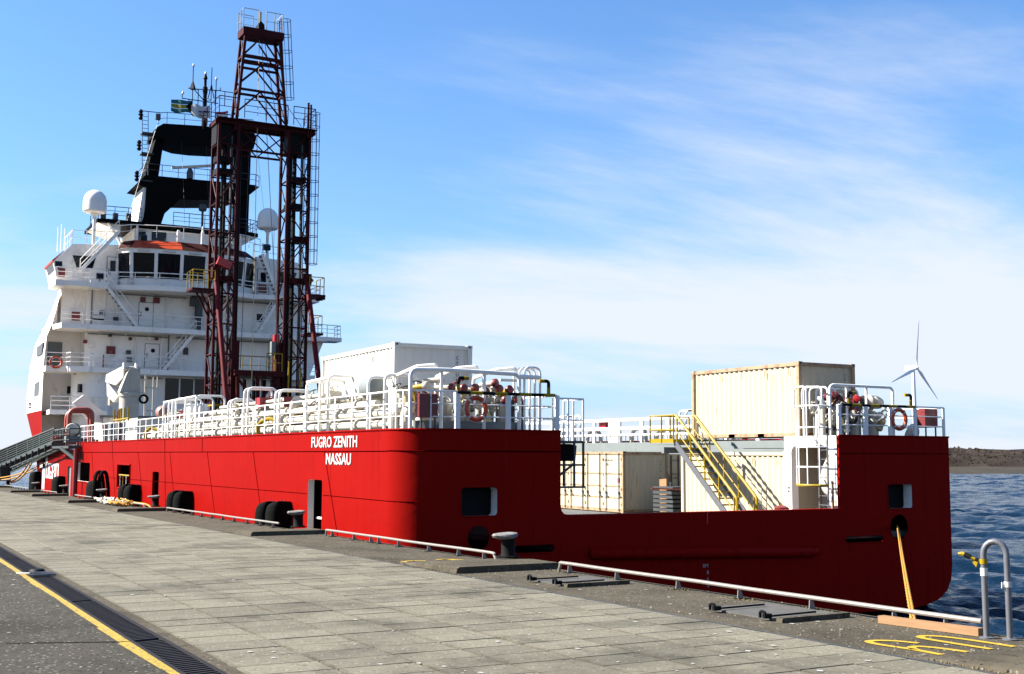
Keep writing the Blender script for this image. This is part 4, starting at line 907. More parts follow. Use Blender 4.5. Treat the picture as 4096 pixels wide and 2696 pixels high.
# the tie between hoops
for (v0, v1, w) in ((30.06, 23.69, 4.52), (8.9, 6.81, 4.42)): B().rod((.35, v0, w - .03), (.35, v1, w + .02), .04, 6).obj('hoop_tie', WHITE, ship)
# frame over the stern manifold
fr = B().tube(rounded([(.36, .4, HT), (.36, .4, 4.30), (1.5, .42, 4.33), (3.75, .45, 4.29), (3.75, .45, HT)], .2), .06, 8).obj('manifold_frame', WHITE, ship)
for u in (1.3, 2.62): B().rod((u, .44, HT), (u, .44, 4.31), .055, 8).obj('frame_post', WHITE, fr)
for u0, u1 in ((.72, 1.22), (1.96, 2.48), (3.18, 3.72)):
    B().tube(rounded([(u0, 2.2, HT), (u0, 2.2, 4.25), (u0, .8, 4.42), (u1, .6, 4.47), (u1, .6, 4.30)], .12), .055, 8).obj('frame_brace', WHITE, fr)
for k, v in enumerate((.45, .75, 1.05)): B().tube(rounded([(3.92, v, HT), (3.92, v, 4.50), (4.44, v, 4.50), (4.44, v, HT)], .2), .035, 6).obj('frame_hoop', WHITE, fr)
B().tube([(3.75, .45, 4.22), (4.45, .45, 4.22)], .07, 6).obj('frame_brace', WHITE, fr); B().rod((3.2, .6, 4.12), (3.75, .6, 4.12), .045, 6).obj('frame_brace', WHITE, fr)
B().box((.55, .5, HT - .02), (4.0, .6, 2.93)).obj('drip_coaming', GREY, ship)
# manifold: short capped pipe ends
def capped(u, v, w, r, m, name='hose_connection', d=(0, -1, 0), body=None, neck=None):
    d = Vector(d).normalized(); o = B().tube([Vector((u, v, w)) - d * .5, Vector((u, v, w))], r * .62, 10).obj(name, body or PIPEW, ship)
    B().lathe([(r * .8, -.03), (r, -.02), (r, .07), (r * .85, .10), (r * .3, .115)], (u, v, w), d, 14).obj('cap', m, o)
    B().tube([Vector((u, v, w)) - d * .45, Vector((u, v + .42, w - .5)), (u, v + .45, HT)], r * .6, 9).obj('pipe_bend', body or PIPEW, o)
    return o
for u, w, m, d in ((.98, 3.89, PIPEW, (.5, -1, .1)), (1.40, 4.07, PIPEW, (.9, -.8, .1)), (1.72, 3.86, CAPRED, (.8, -1, 0)), (2.13, 3.86, CAPRED, (0, -1, 0)), (2.52, 3.88, CAPRED, (.3, -1, 0)), (2.88, 3.85, CAPRED, (.2, -1, 0)), (3.16, 4.04, CAPRED, (.5, -1, .1)), (3.31, 3.88, CAPRED, (.2, -1, 0)), (3.62, 3.86, CAPRED, (0, -1, .25)), (3.46, 3.57, CAPRED, (0, -1, 0)), (3.90, 3.60, CAPRED, (-.3, -1, 0))): capped(u, .8 + rs.uniform(-.1, .1), w, .125, m, d=d, body=YEL if u in (.98, 3.62) else PIPEW)
for u, w, m, b_ in ((15.75, 3.97, CAPRED, PIPEW), (15.95, 4.05, CAPRED, YEL), (16.25, 4.05, CAPRED, CAPRED), (16.45, 4.0, DGREY, PIPEW), (16.75, 3.98, DGREY, PIPEW), (17.15, 3.96, SRED, CAPRED), (17.35, 3.94, DGREY, GREY), (17.62, 3.92, CAPRED, PIPEW), (17.95, 3.92, PIPEW, PIPEW)): capped(u, .85 + rs.uniform(-.1, .15), w, .13, m, d=(-.9, -.5, 0) if u < 17 else (-.7, -.6, 0), body=b_)
B().tube([(14.9 + .6, .9, 3.95), (15.7, .9, 3.95)], .09, 8).obj('manifold_pipe', PIPEW, ship)
B().lathe([(.05, -.5), (.2, -.42), (.24, 0), (.2, .35), (.08, .45)], (18.1, 1.0, 3.88), (1, .3, -.1), 14).obj('air_flask', PIPEW, ship)
# valves scattered over the pipe runs and the manifold
def valve(u, v, w, s, bm, wm, ax=(0, 0, 1)):
    a = Vector(ax).normalized(); p = Vector((u, v, w)); o = B().lathe([(.07 * s, -.16 * s), (.10 * s, -.14 * s), (.10 * s, -.08 * s), (.07 * s, -.05 * s), (.09 * s, .02 * s), (.06 * s, .14 * s), (.025 * s, .16 * s), (.025 * s, .34 * s)], p, a, 10).obj('valve', bm, ship)
    B().torus(p + a * .32 * s, .12 * s, .016 * s, a, 12, 5).obj('hand_wheel', wm, o); return o
rv = random.Random(11); wm_ = [DGREY, CAPRED, SRED, PIPEW, BRASS, DGREY]
for k in range(46):
    v = rv.uniform(1.6, 34); valve(rv.uniform(.55, 1.9), v, rv.uniform(3.0, 3.95), rv.uniform(.8, 1.5), rv.choice([PIPEW, PIPEW, BRASS, GREY]), rv.choice(wm_), (rv.uniform(-.6, .6), rv.uniform(-.5, .5), 1))
for k in range(22): valve(rv.uniform(.7, 4.0), rv.uniform(.75, 1.8), rv.uniform(3.0, 3.7), rv.uniform(.9, 1.5), rv.choice([PIPEW, PIPEW, PIPEW, BRASS, DGREY]), rv.choice([PIPEW, DGREY, CAPRED, PIPEW]), (rv.uniform(-.4, .4), -1 if k % 2 else .2, 1))
for k in range(20): valve(rv.uniform(15.7, 18.3), rv.uniform(.5, 1.6), rv.uniform(2.95, 3.6), rv.uniform(.9, 1.5), rv.choice([PIPEW, PIPEW, PIPEW, BRASS, DGREY]), rv.choice([PIPEW, DGREY, CAPRED, PIPEW]), (rv.uniform(-.4, .4), -1 if k % 2 else .2, 1))
# uprights of the manifolds, tanks and elbows
for u, v, r, h in ((15.85, 1.2, .14, 1.0), (16.4, .95, .13, .85), (16.6, 1.25, .2, .95), (17.25, 1.1, .17, .95), (17.45, 1.35, .2, 1.0), (18.0, .95, .18, .9), (16.0, 1.5, .16, .9), (16.9, 1.5, .18, 1.0), (17.7, 1.5, .2, 1.1), (18.1, 1.3, .15, .8), (15.55, .8, .09, 1.25), (1.1, 1.6, .18, .8), (1.9, 1.5, .2, .9), (2.5, 1.7, .2, .8), (3.0, 1.3, .12, 1.0), (3.5, 1.0, .13, .85)): B().lathe([(r, 0), (r, h - .15), (r * .8, h - .05), (r * .3, h)], (u, v, HT - .02), n=12).obj('standpipe', PIPEW, ship)
for k, u in enumerate((3.55, 3.75, 3.92, 4.1)): B().lathe([(.05, 0), (.05, .8), (.03, .9), (.012, 1.0)], (u, .75 + .1 * (k % 2), HT), n=8).obj('pointed_probe', DGREY, ship)
B().tube(smooth2([(1.5, 1.0, 2.95), (1.15, .9, 2.95), (.85, .75, 2.98), (.75, .62, 2.8), (.75, .6, 2.66)], 5), .15, 12).obj('large_elbow', PIPEW, ship)
B().tube(smooth2([(1.0, 2.6, 3.2), (.75, 2.1, 3.2), (.5, 1.9, 3.05), (.5, 1.8, 2.66)], 5), .15, 12).obj('large_elbow', PIPEW, ship)
B().tube(smooth2([(1.1, 1.7, 3.35), (.8, 1.35, 3.3), (.6, 1.2, 3.1), (.55, 1.1, 2.66)], 5), .17, 12).obj('large_elbow', PIPEW, ship)
B().tube(smooth2([(19.6, .6, 2.68), (19.55, .5, 2.9), (19.35, .45, 3.02), (19.15, .45, 2.8), (19.1, .45, 2.66)], 4), .12, 10).obj('large_elbow', PIPEW, ship)
B().lathe([(.05, -.75), (.22, -.7), (.31, -.5), (.33, 0), (.33, .35), (.30, .5), (.1, .58)], (.95, 4.6, 4.02), (-.1, -1, 0), 18).obj('grey_tank', GREY, ship)
B().box((.9, 5.25, 3.85), (1.3, 5.6, 4.2)).obj('yellow_plate', YEL, ship)
B().lathe([(.05, -.42), (.28, -.35), (.36, 0), (.3, .32), (.06, .4)], (1.3, 34.6, 4.15), (0, 1, .1), 16).obj('pink_tank', PINK, ship)
B().lathe([(.3, 0), (.42, .2), (.44, 1.0), (.3, 1.35), (.05, 1.45)], (1.1, 15.9, HT), n=16).obj('white_tank', PIPEW, ship)
for k in range(6): B().lathe([(.11, 0), (.11, 1.15), (.06, 1.3), (.03, 1.4)], (.8 + .2 * (k % 2), 24.6 + .45 * k, HT + .2), n=10).obj('gas_bottle', LETTER, ship)
B().box((.7, 26.2, HT), (1.5, 27.4, 4.3)).obj('white_cabinet', WHITE, ship)
B().tube(smooth2([(.3, 14.05, HT), (.22, 13.85, 3.0), (.25, 13.4, 3.2), (.45, 12.9, 3.25), (.7, 12.6, 2.9)], 5), .075, 8).obj('yellow_hose', YEL, ship)
B().tube(smooth2([(.3, 33.6, HT), (.2, 33.3, 3.0), (.3, 32.8, 3.25), (.6, 32.4, 3.2)], 5), .09, 8).obj('yellow_hose', YEL, ship)
B().tube(smooth2([(1.1, 12.2, 3.0), (.8, 11.4, 3.6), (.7, 10.9, 3.85)], 4), .2, 10).obj('slanted_duct', PIPEW, ship)
B().lathe([(.2, 0), (.2, .7), (.12, .8)], (1.0, 19.3, 3.5), n=12).obj('vent_pot', DGREY, ship)
for k, (u, v, w, s) in enumerate(((1.0, 15.8, 3.95, .5), (.9, 12.0, 3.85, .45), (1.1, 18.2, 3.8, .4), (1.0, 8.0, 3.9, .4), (1.2, 29.3, 3.9, .4))): B().cbox((u, v, w), (s, s * 1.2, s * .8), Matrix.Rotation(k, 3, 'Z')).obj('winch_motor', [SRED, CAPRED, DGREY, PIPEW, SRED][k], ship)
# yellow rack, grey locker at the forward end of the rail
yr = B().rod((.08, 41.2, 3.86), (.08, 37.1, 3.88), .05, 6).obj('yellow_rack', YEL, ship)
for v in (41.2, 39.7, 39.2, 38.3, 37.2): B().rod((.08, v, 3.7), (.08, v, 4.48), .05, 6).obj('rack_bar', YEL, yr)
B().rod((.1, 40.3, 3.7), (.1, 40.3, 4.4), .05, 6).obj('rack_bar', SRED, yr)
B().box((.6, 37.4, HT), (1.3, 40.6, 3.92)).obj('grey_locker', PIPEW, ship)
for k in range(9): B().lathe([(.09, 0), (.09, 1.0), (.05, 1.1)], (.6 + .2 * (k % 3), 42.4 + k * .8, HT), n=8).obj('hose_drum', [DGREY, SRED, PIPEW, GREY, PIPEW, DGREY, SRED, GREY, PIPEW][k], ship)
# access cage hanging off the inner side of the port quarter
cage = B().box((4.88, .5, 2.35), (5.95, 1.6, 2.42)).obj('access_platform', DGREY, ship)
guard_rail(ship, [(4.9, .5, 2.42), (5.93, .5, 2.42), (5.93, 1.6, 2.42)], 1.22, (.6,), .55, .03, WHITE, name='platform_rail')
for (p, q) in (((5.93, .5, 1.08), (5.93, .5, 2.4)), ((5.62, .5, 1.08), (5.62, .5, 2.4)), ((4.88, .5, 1.25), (5.6, .5, 1.75)), ((4.88, .5, 1.72), (5.98, .5, 1.72)), ((4.88, .5, 1.08), (5.98, .5, 1.08)), ((5.93, 1.6, 1.08), (5.93, 1.6, 2.4))): B().beam(p, q, .05, .06).obj('cage_bar', DGREY, cage)
B().cbox((5.55, .9, 2.08), (.55, .35, .46), Matrix.Rotation(.15, 3, 'X')).obj('flood_lamp', BLACK, cage)
# yellow stair down to the main deck
st = B().box((13.55, 6.4, 2.40), (15.4, 7.95, 2.47)).obj('stair_landing', GREY, ship)
for p, q in (((13.57, 6.45, 2.47), (13.57, 7.95, 2.62)), ((13.57, 7.93, 2.47), (15.4, 7.95, 2.62))): B().box(p, (q[0] + .03, q[1], q[2])).obj('kick_plate', YEL, st)
B().beam((13.4, 6.9, 2.2), (15.4, 6.9, 2.2), .16, .22).obj('landing_beam', GREY, st)
for u in (13.62, 14.48):
    B().beam((u, 6.4, 2.45), (u, 2.95, -.5), .05, .22).obj('stringer', STEEL, st)
    B().tube(rounded([(u, 6.45, 3.48), (u, 6.3, 3.44), (u, 3.05, .65), (u, 2.95, .55), (u, 2.95, -.35)], .12), .055, 6).obj('hand_rail', YEL, st)
    B().rod((u, 6.4, 2.95), (u, 3.0, .05), .026, 6).obj('hand_rail', YEL, st)
    for k in range(5): v = 6.3 - k * .8; w = 2.40 - (6.3 - v) * .857; B().rod((u, v, w), (u, v, w + 1.0), .028, 6).obj('rail_post', YEL, st)
tm = B().box((13.64, -.12, -.02), (14.46, .12, .02)).mesh('stair_tread', DGREY); te = B().box((13.64, -.135, -.022), (14.46, -.12, .024)).mesh('tread_edge', YEL)
for k in range(13): put('stair_tread', tm, st, (0, 6.25 - k * .255, 2.27 - k * .2185)); put('tread_edge', te, st, (0, 6.25 - k * .255, 2.27 - k * .2185))
for w in (3.48, 2.95): B().tube([(13.57, 6.45, w), (13.57, 7.93, w), (15.4, 7.93, w)], .03, 6).obj('hand_rail', YEL, st)
for u, v in ((13.57, 6.45), (13.57, 7.2), (13.57, 7.93), (14.5, 7.93), (15.4, 7.93)): B().rod((u, v, 2.45), (u, v, 3.48), .032, 6).obj('rail_post', YEL, st)
# steel beams under the raised container
for u in (15.66, 17.9): B().box((u, 1.9, 2.28), (u + .22, 8.6, 2.55)).obj('support_beam', GREY, ship)
for v in (2.7, 8.3): B().box((15.55, v, 2.56), (18.3, v + .2, 2.64)).obj('cross_beam', DGREY, ship)
# stacked gratings by the stair foot
for k in range(7): B().box((17.0, 11.2, -.5 + k * .18), (18.9, 12.6, -.38 + k * .18)).obj('grating_panel', DGREY, ship)
B().beam((16.2, 11.6, .65), (18.6, 10.6, .55), .1, .06).obj('orange_plank', ORANGE2, ship)
B().beam((17.7, 12.8, -.5), (17.75, 12.9, 1.0), .5, .04, (1, 0, 0)).obj('leaning_board', WOOD, ship)
# ================================================================ CONTAINERS
def corr_panel(L_, H_, period=.28, depth=.036, out=1):
    """trapezoid-corrugated panel in the local XZ plane, thickness towards -Y*out"""
    xs = []; x = 0
    while x < L_ - 1e-6:
        for f, d in ((0, 0), (.26, 0), (.5, 1), (.76, 1)):
            xx = x + f * period
            if xx < L_: xs.append((xx, d * depth))
        x += period
    xs.append((L_, 0)); b = B(); b.sheet([[(x, d * out, 0) for x, d in xs], [(x, d * out, H_) for x, d in xs]]); return b
def place(b, origin, ax, nm, m, parent):
    """place a panel with its X along ax (0: across, 1: forward)"""
    o = b.obj(nm, m, parent); o.location = origin
    if ax == 1: o.rotation_euler = (0, 0, rad(90))
    return o
def container(label, loc, Wd, L_, H_, m, fm, texts=(), side_doors=False, name='shipping_container'):
    t = thing(name, label, 'container', loc, 0, 'freight containers on the ship', ship=True); p = .14; r = .12
    fr = B()
    for x in (0, Wd - p):
        for y in (0, L_ - p): fr.box((x, y, .12), (x + p, y + p, H_ - .12))
    each(fr, 'corner_post', fm, t)
    fr = B()
    for z in (.02, H_ - r - .02):
        for x in (.02, Wd - .10): fr.box((x, p, z), (x + .08, L_ - p, z + r))
        for y in (.02, L_ - .10): fr.box((p, y, z), (Wd - p, y + .08, z + r))
    each(fr, 'frame_rail', fm, t)
    cs = B().box((-.006, -.006, 0), (.175, .17, .12)).mesh('corner_casting', fm)
    for x in (0, Wd - .169):
        for y in (0, L_ - .164):
            for z in (0, H_ - .12): put('corner_casting', cs, t, (x, y, z))
    hole = B().box((.05, -.009, .035), (.12, .0, .085)).mesh('casting_hole', BLACK)
    for x in (0, Wd - .169): put('casting_hole', hole, t, (x, -.001, H_ - .12)); put('casting_hole', hole, t, (x, -.001, 0))
    q = corr_panel(Wd - 2 * p, H_ - .28, .30, .04, 1); place(q, (p, .06, .14), 0, 'end_panel', m, t)
    q = corr_panel(Wd - 2 * p, H_ - .28, .30, .04, -1); place(q, (p, L_ - .06, .14), 0, 'end_panel', m, t)
    q = corr_panel(L_ - 2 * p, H_ - .28, .28, .04, -1); place(q, (Wd - .06, p, .14), 1, 'side_panel', m, t)
    B().box((.05, .05, H_ - .06), (Wd - .05, L_ - .05, H_ - .03)).obj('roof_panel', m, t)
    B().box((.05, .05, .05), (Wd - .05, L_ - .05, .10)).obj('floor', DGREY, t)
    if not side_doors:
        q = corr_panel(L_ - 2 * p, H_ - .28, 0.28, .052, -1); q.v = [(x, y, z) for x, y, z in q.v]; o = place(q, (.05, p, .14), 1, 'side_panel', m, t)
        q = B()
        for k in range(5): q.box((-.004, .5 + k * (L_ - 1) / 4, H_ - .46), (.012, .53 + k * (L_ - 1) / 4, H_ - .24))
        each(q, 'lashing_slot', RUST, t)
        q = B()
        for k in (.35, .62): q.box((.02, L_ * k - .25, -.0), (.14, L_ * k + .1, .13))
        each(q, 'fork_pocket', BLACK, t)
    else:
        n = 4; dw = (L_ - 2 * p) / n
        for k in range(n):
            y0 = p + k * dw; d = B().box((.03, y0 + .012, .15), (.07, y0 + dw - .012, H_ - .17)).obj('door_leaf', m, t)
            for z in (.62, 1.12, 1.66): B().box((.008, y0 + .12, z), (.03, y0 + dw - .14, z + .05)).obj('door_rib', RUST, d)
            for f in (.16, .84) if k % 2 else (.12, .80):
                y = y0 + dw * f; B().rod((-.012, y, .06), (-.012, y, H_ - .08), .022, 6).obj('lock_rod', STEEL, d)
                B().cbox((-.02, y, .85), (.04, .07, .12)).obj('rod_keeper', DGREY, d); B().beam((-.03, y, .74), (-.03, y - .2, .68), .03, .05).obj('lock_handle', DGREY, d)
            for z in (.3, .95, 1.6, 2.25): B().box((.0, y0 - .04, z), (.03, y0 + .05, z + .12)).obj('hinge', RUST, d)
    for (s, sz, o_, r_, u_) in texts: put_text('stencil', s, sz, INK, t, o_, r_, u_, depth=.002)
    return t
def vert(s, sz, x, y, z, face='end', step=None):
    step = step or sz * 1.15
    return [(c, sz, (x, y, z - i * step), (1, 0, 0) if face == 'end' else (0, -1, 0), (0, 0, 1)) for i, c in enumerate(s) if c != ' ']
container('white freight container on the port side deck behind the pipes', (1.08, 3.25, HT), 2.58, 6.35, 2.64, CWHITE, CWHITE, vert('CTCU060409', .15, 2.05, .045, 2.20))
container('cream container with rusty edges raised highest near the starboard quarter', (15.62, 2.0, 2.66), 2.62, 6.05, 2.60, CREAM, RUST, vert('2065', .13, 2.15, .045, 2.15) + vert('2867621992 23', .11, .0, 1.35, 2.15, 'side') + vert('2210', .11, .0, .85, 2.0, 'side'))
container('cream container on the main deck directly under the raised one', (15.64, 2.75, -.46), 2.60, 6.05, 2.62, CREAM, CREAM)
dc = container('cream container with side doors and lock rods on the main deck', (16.42, 14.0, -.48), 2.44, 6.2, 2.66, CREAM, RUST, [('FXLU 801464', .13, (.006 + .02, .62 + .95, 2.22), (0, -1, 0), (0, 0, 1)), ('22G1', .13, (.02, 1.40, 2.04), (0, -1, 0), (0, 0, 1))] + vert('CXLU 801464 3', .13, 1.98, .045, 2.2), side_doors=True)
B().box((.01, .32, 1.30), (.028, .46, 1.5)).obj('orange_label', ORANGE, dc)
# open door leaf beside it
lf = B().box((2.50, .02, .1), (3.62, .07, 2.55)).obj('open_door_leaf', CREAM, dc)
for x in (2.56, 2.95, 3.5): B().rod((x, -.012, .12), (x, -.012, 2.5), .03, 6).obj('lock_rod', DGREY, lf)
for z in (.6, 1.2, 1.8): B().box((2.6, .0, z), (3.55, .02, z + .05)).obj('door_rib', CREAM, lf)
for s, x, z in (('WWKU', 2.62, 2.22), ('2014', 3.1, 2.22), ('22G1', 3.1, 2.05), ('MGW', 2.62, 1.62), ('TARE', 2.62, 1.45), ('NET', 2.62, .5), ('CU CAP', 2.62, .33)): put_text('stencil', s, .13, INK, lf, (x, .015, z), (1, 0, 0), (0, 0, 1), depth=.002)
B().box((2.43, -.05, 1.15), (2.52, .0, 1.32)).obj('leaf_hinge', LETTER, dc)
# ================================================================ LOOSE GEAR AT THE RAILS
def lifebuoy(label, loc, R_=.30, ax=(0, 1, 0), r=.065):
    t = thing('lifebuoy', label, 'lifebuoy', loc, 0, 'lifebuoys hung on the rails', ship=True)
    B().torus((0, 0, 0), R_, r, ax, 24, 8).obj('ring', ORANGE, t)
    a = Vector(ax); x = a.cross(Vector((0, 0, 1))).normalized()
    for k in range(4):
        th = .78 + k * 1.571; p = (x * math.cos(th) + Vector((0, 0, 1)) * math.sin(th)) * R_; tan = (-x * math.sin(th) + Vector((0, 0, 1)) * math.cos(th))
        B().lathe([(r * 1.05, -.03), (r * 1.05, .03)], p, tan, 8).obj('reflective_band', LETTER, t)
    pts = [(x * math.cos(k * .262) + Vector((0, 0, 1)) * math.sin(k * .262)) * (R_ + r + (.03 if k % 6 == 3 else 0)) for k in range(24)]
    B().tube(pts, .010, 4, closed=True).obj('grab_line', LETTER, t)
lifebuoy('orange lifebuoy on the stern rail of the port quarter', (2.18, .05, 3.26))
lifebuoy('orange lifebuoy on the stern rail of the starboard quarter', (18.28, .05, 3.26), .32)
lifebuoy('red lifebuoy on the balcony of the white superstructure', (.62, 69.1, 9.05), .42, (0, 1, 0), .09)
def hose_box(label, loc, sz):
    t = thing('equipment_box', label, 'red box', loc, 0, 'red equipment boxes on the stern rails', ship=True); x, y, z = sz
    b = B().prism([(0, 0), (y, 0), (y, z * .93), (y * .5, z), (0, z * .96)], lambda a, c: (0, a, c), lambda a, c: (x, a, c)); b.obj('box_body', CAPRED if x < .8 else CAPRED, t)
    B().box((-.012, -.012, z * .80), (x + .012, y * .5, z * .83)).obj('lid_edge', CAPRED, t)
    for u in (.05, x - .09): B().box((u, .02, -.35), (u + .04, .06, .0)).obj('bracket', DGREY, t)
hose_box('dark red box on the stern rail of the port quarter', (.50, .12, 3.0), (.55, .3, .66))
hose_box('bright red box on the starboard quarter rail at the far right', (19.85, .35, 3.02), (.62, .35, .66))
# ---------------------------------------------------------------- superstructure
VA = 71.0; D5, D8, D12, D15, D19 = 5.35, 8.75, 12.15, 15.5, 18.95
def wallbox(name, a, c, m=SWHITE, par=None): return B().box(a, c).obj(name, m, par or ship)
main = wallbox('aft_wall', (3.0, VA, 2.1), (21.6, 80, D15 - .02))
wallbox('recess_wall', (.25, 73.2, 2.1), (3.0, 75, D12))
wallbox('upper_side_wall', (1.15, VA + .4, D12), (3.0, 73.6, D15 - .02))
# lower round tower corner by the crane
B().lathe([(1.55, 2.1), (1.55, D8 - .2)], (3.6, 70.9, 0), n=20).obj('round_corner', SWHITE, ship)
# balcony decks with thickness, edges in white
def balcony(poly, w, th, name='balcony_deck'):
    return B().prism(poly, lambda u, v: (u, v, w - th), lambda u, v: (u, v, w)).obj(name, SWHITE, ship)
P8 = [(-.1, 69.2), (1.4, 69.2), (1.6, 68.5), (3.0, 68.4), (3.4, 69.0), (7.0, 69.3), (21.8, 69.3), (21.8, 72), (-.1, 72)]
P12 = [(.9, 69.0), (22.8, 69.2), (22.8, 72), (.3, 72)]
P15 = [(.35, 69.2), (2.9, 68.9), (4.2, 69.0), (4.4, 69.9), (6.4, 69.2), (8.2, 68.5), (10.4, 68.2), (12.6, 68.4), (14.6, 68.9), (16.5, 69.7), (18.4, 69.2), (22.0, 69.2), (22.0, 72), (.2, 72)]
balcony(P8, D8, .42); balcony(P12, D12, .40); balcony(P15, D15, .38); balcony([(.3, 69.2), (4.6, 69.2), (4.6, 73), (.3, 73)], D5, .35)
balcony([(22.8, 69.2), (24.2, 69.4), (24.2, 71), (22.8, 71.5)], D12, .35, 'wing_platform')
B().prism([(20.2, D8), (21.6, D8), (22.8, D12 - .4), (20.2, D12 - .4)], lambda u, w: (u, 70.2, w), lambda u, w: (u, 72, w)).obj('bracket_wall', SWHITE, ship)
for P, w in ((P8[:7], D8), (P12[:2], D12), ([(.4, 69.25), (4.55, 69.25)], D5)): guard_rail(ship, [(u, v + .06, w) for u, v in P], 1.05, (.35, .7), 1.6, .035, SWHITE)
guard_rail(ship, [(u, v + .06, D15) for u, v in P15[:12]], 1.05, (.35, .7), 1.7, .04, SWHITE)
guard_rail(ship, [(22.0, 71.5, D15), (22.0, 69.25, D15)], 1.05, (.35, .7), 1.2, .04, SWHITE)
guard_rail(ship, [(24.1, 71, D12), (24.1, 69.5, D12), (22.8, 69.3, D12)], 1.05, (.35, .7), 1.0, .04, SWHITE)
# solid bulwark parts of the bridge balcony
for p, q in (((2.9, 68.9), (4.2, 69.0)), ((.35, 69.2), (.9, 69.1))): B().beam((*p, D15 - .2), (*q, D15 - .2), .1, .5).obj('balcony_bulwark', SWHITE, ship)
# ribs / stiffeners between decks
for u in (5.3, 9.1, 13.9, 19.2): B().box((u, VA - .06, D8), (u + .1, VA, D12 - .4)).obj('wall_stiffener', SWHITE, ship)
for u in (4.4, 12.2, 16.6): B().box((u, VA - .05, D12), (u + .1, VA, D15 - .4)).obj('wall_stiffener', SWHITE, ship)
# doors with port hole, windows
def door(u, w, wd=1.0, h=1.85, v=VA, glass='round'):
    o = B().box((u, v - .06, w), (u + wd, v + .02, w + h)).obj('door', SWHITE, ship)
    for a_, c_ in (((u - .05, v - .03, w - .05), (u, v + .02, w + h + .05)), ((u + wd, v - .03, w - .05), (u + wd + .05, v + .02, w + h + .05)), ((u, v - .03, w + h), (u + wd, v + .02, w + h + .05))): B().box(a_, c_).obj('door_frame', GREY, o)
    if glass == 'round': B().lathe([(.17, 0), (.17, .03)], (u + wd * .55, v - .062, w + h * .72), (0, -1, 0), 12).obj('port_hole', GLASS, o)
    else: B().box((u + wd * .25, v - .08, w + h * .5), (u + wd * .75, v - .06, w + h * .88)).obj('door_window', GLASS, o)
    B().rod((u + wd * .12, v - .1, w + h * .4), (u + wd * .12, v - .1, w + h * .6), .03, 5).obj('door_handle', DGREY, o)
    return o
door(7.15, D12 + .3, 1.1, 1.9); door(7.75, D8 + .3, 1.1, 1.9); door(4.5, D15 + .1, .85, 2.3, 70.95, 'sq'); door(17.0, D15 + .1, .95, 2.3, 70.95, 'sq')
def window(u0, u1, w0, w1, v=VA - .03, name='window'):
    o = B().box((u0 - .06, v - .02, w0 - .06), (u1 + .06, v + .05, w1 + .06)).obj(name, SWHITE, ship)
    B().box((u0, v - .035, w0), (u1, v - .018, w1)).obj('pane', GLASS, o); return o
for u0, u1 in ((9.44, 10.55), (10.68, 11.75), (11.86, 12.98), (13.1, 14.0)): window(u0, u1, 6.3, 8.2)
window(10.82, 11.25, 10.2, 10.8); window(2.1, 2.45, 6.8, 7.4, 73.15); window(17.0, 17.5, 13.3, 14.0); window(2.35, 2.7, 6.75, 7.4, 69.45)
# dark open passage on the port side with framed door
wallbox('passage_door', (.5, 73.1, D8 + .05), (1.6, 73.19, D8 + 2.2), GREY)
# red signs, lamps, hydrants, pipes
for (u, w, wd, h, v) in ((1.9, 12.55, .62, .70, 70.95), (4.66, 9.9, .7, .72, 70.95), (17.05, 15.85, .72, .72, 70.9), (5.70, 15.84, .62, .70, 70.9), (.75, 16.0, .5, .7, 70.9)): B().box((u, v - .12, w), (u + wd, v, w + h)).obj('fire_box', CAPRED, ship)
put_text('sign_letter', 'F', .4, mat('sign_pink', (.25, .1, .1)), ship, (4.9, 70.825, 9.95), (1, 0, 0), (0, 0, 1), depth=.003)
B().rod((4.45, 70.85, D8), (4.45, 70.85, 9.9), .05, 5).obj('hydrant_pipe', SRED, ship)
def flood(u, v, w, s=.55):
    o = B().cbox((u, v, w), (s, s * .45, s * .8), Matrix.Rotation(-.2, 3, 'X')).obj('flood_light', DGREY, ship); B().cbox((u, v - s * .25, w - .02), (s * .8, .02, s * .6), Matrix.Rotation(-.2, 3, 'X')).obj('lamp_glass', GLASS, o); B().rod((u, v, w - s * .8), (u, v, w - s * .3), .05, 5).obj('lamp_post', DGREY, o)
for a in ((3.62, 68.95, 16.0), (.6, 69.9, 16.85), (17.3, 69.5, 19.6, .6), (7.1, 70.0, 19.6)): flood(*a)
for (u, w, s) in ((3.5, 10.6, .3), (6.4, 10.2, .35), (6.5, 9.6, .4), (4.9, 11.5, .25), (6.5, 11.3, .25), (8.0, 11.4, .3), (8.6, 11.4, .25), (5.3, 12.9, .4), (4.2, 13.3, .4), (3.0, 10.9, .3), (7.4, 14.6, .4), (8.5, 14.6, .5), (18.9, 16.6, .5)): B().cbox((u, VA - .12, w), (s, .22, s * .9)).obj('junction_box', rs.choice([DGREY, GREY, SWHITE, CAPRED]), ship)
B().box((3.2, 69.05, 12.5), (4.1, 69.3, 12.62)).obj('stowed_float', BLACK, ship); B().tube([(3.15, 69.0, 12.75), (3.3, 69.0, 12.9), (4.0, 69.0, 12.9), (4.15, 69.0, 12.75)], .06, 6).obj('stowed_float', LETTER, ship)
B().box((11.25, 70.2, 14.3), (12.3, 71, 15.05)).obj('winch_box', DGREY, ship); B().lathe([(.28, 12.3), (.25, 13.2), (.34, 13.3), (.3, 14.3)], (11.9, 70.5, 0), n=10).obj('exhaust_stub', DGREY, ship)
B().lathe([(.14, 0), (.14, 1.0), (.09, 1.05), (.09, 1.4), (.05, 1.5)], (11.9, 69.9, D19 + .5), n=8).obj('signal_horn', SWHITE, ship); B().lathe([(.16, 0), (.16, .8), (.1, 1.0)], (9.9, 69.9, D19 + .5), n=8).obj('signal_horn', SWHITE, ship)
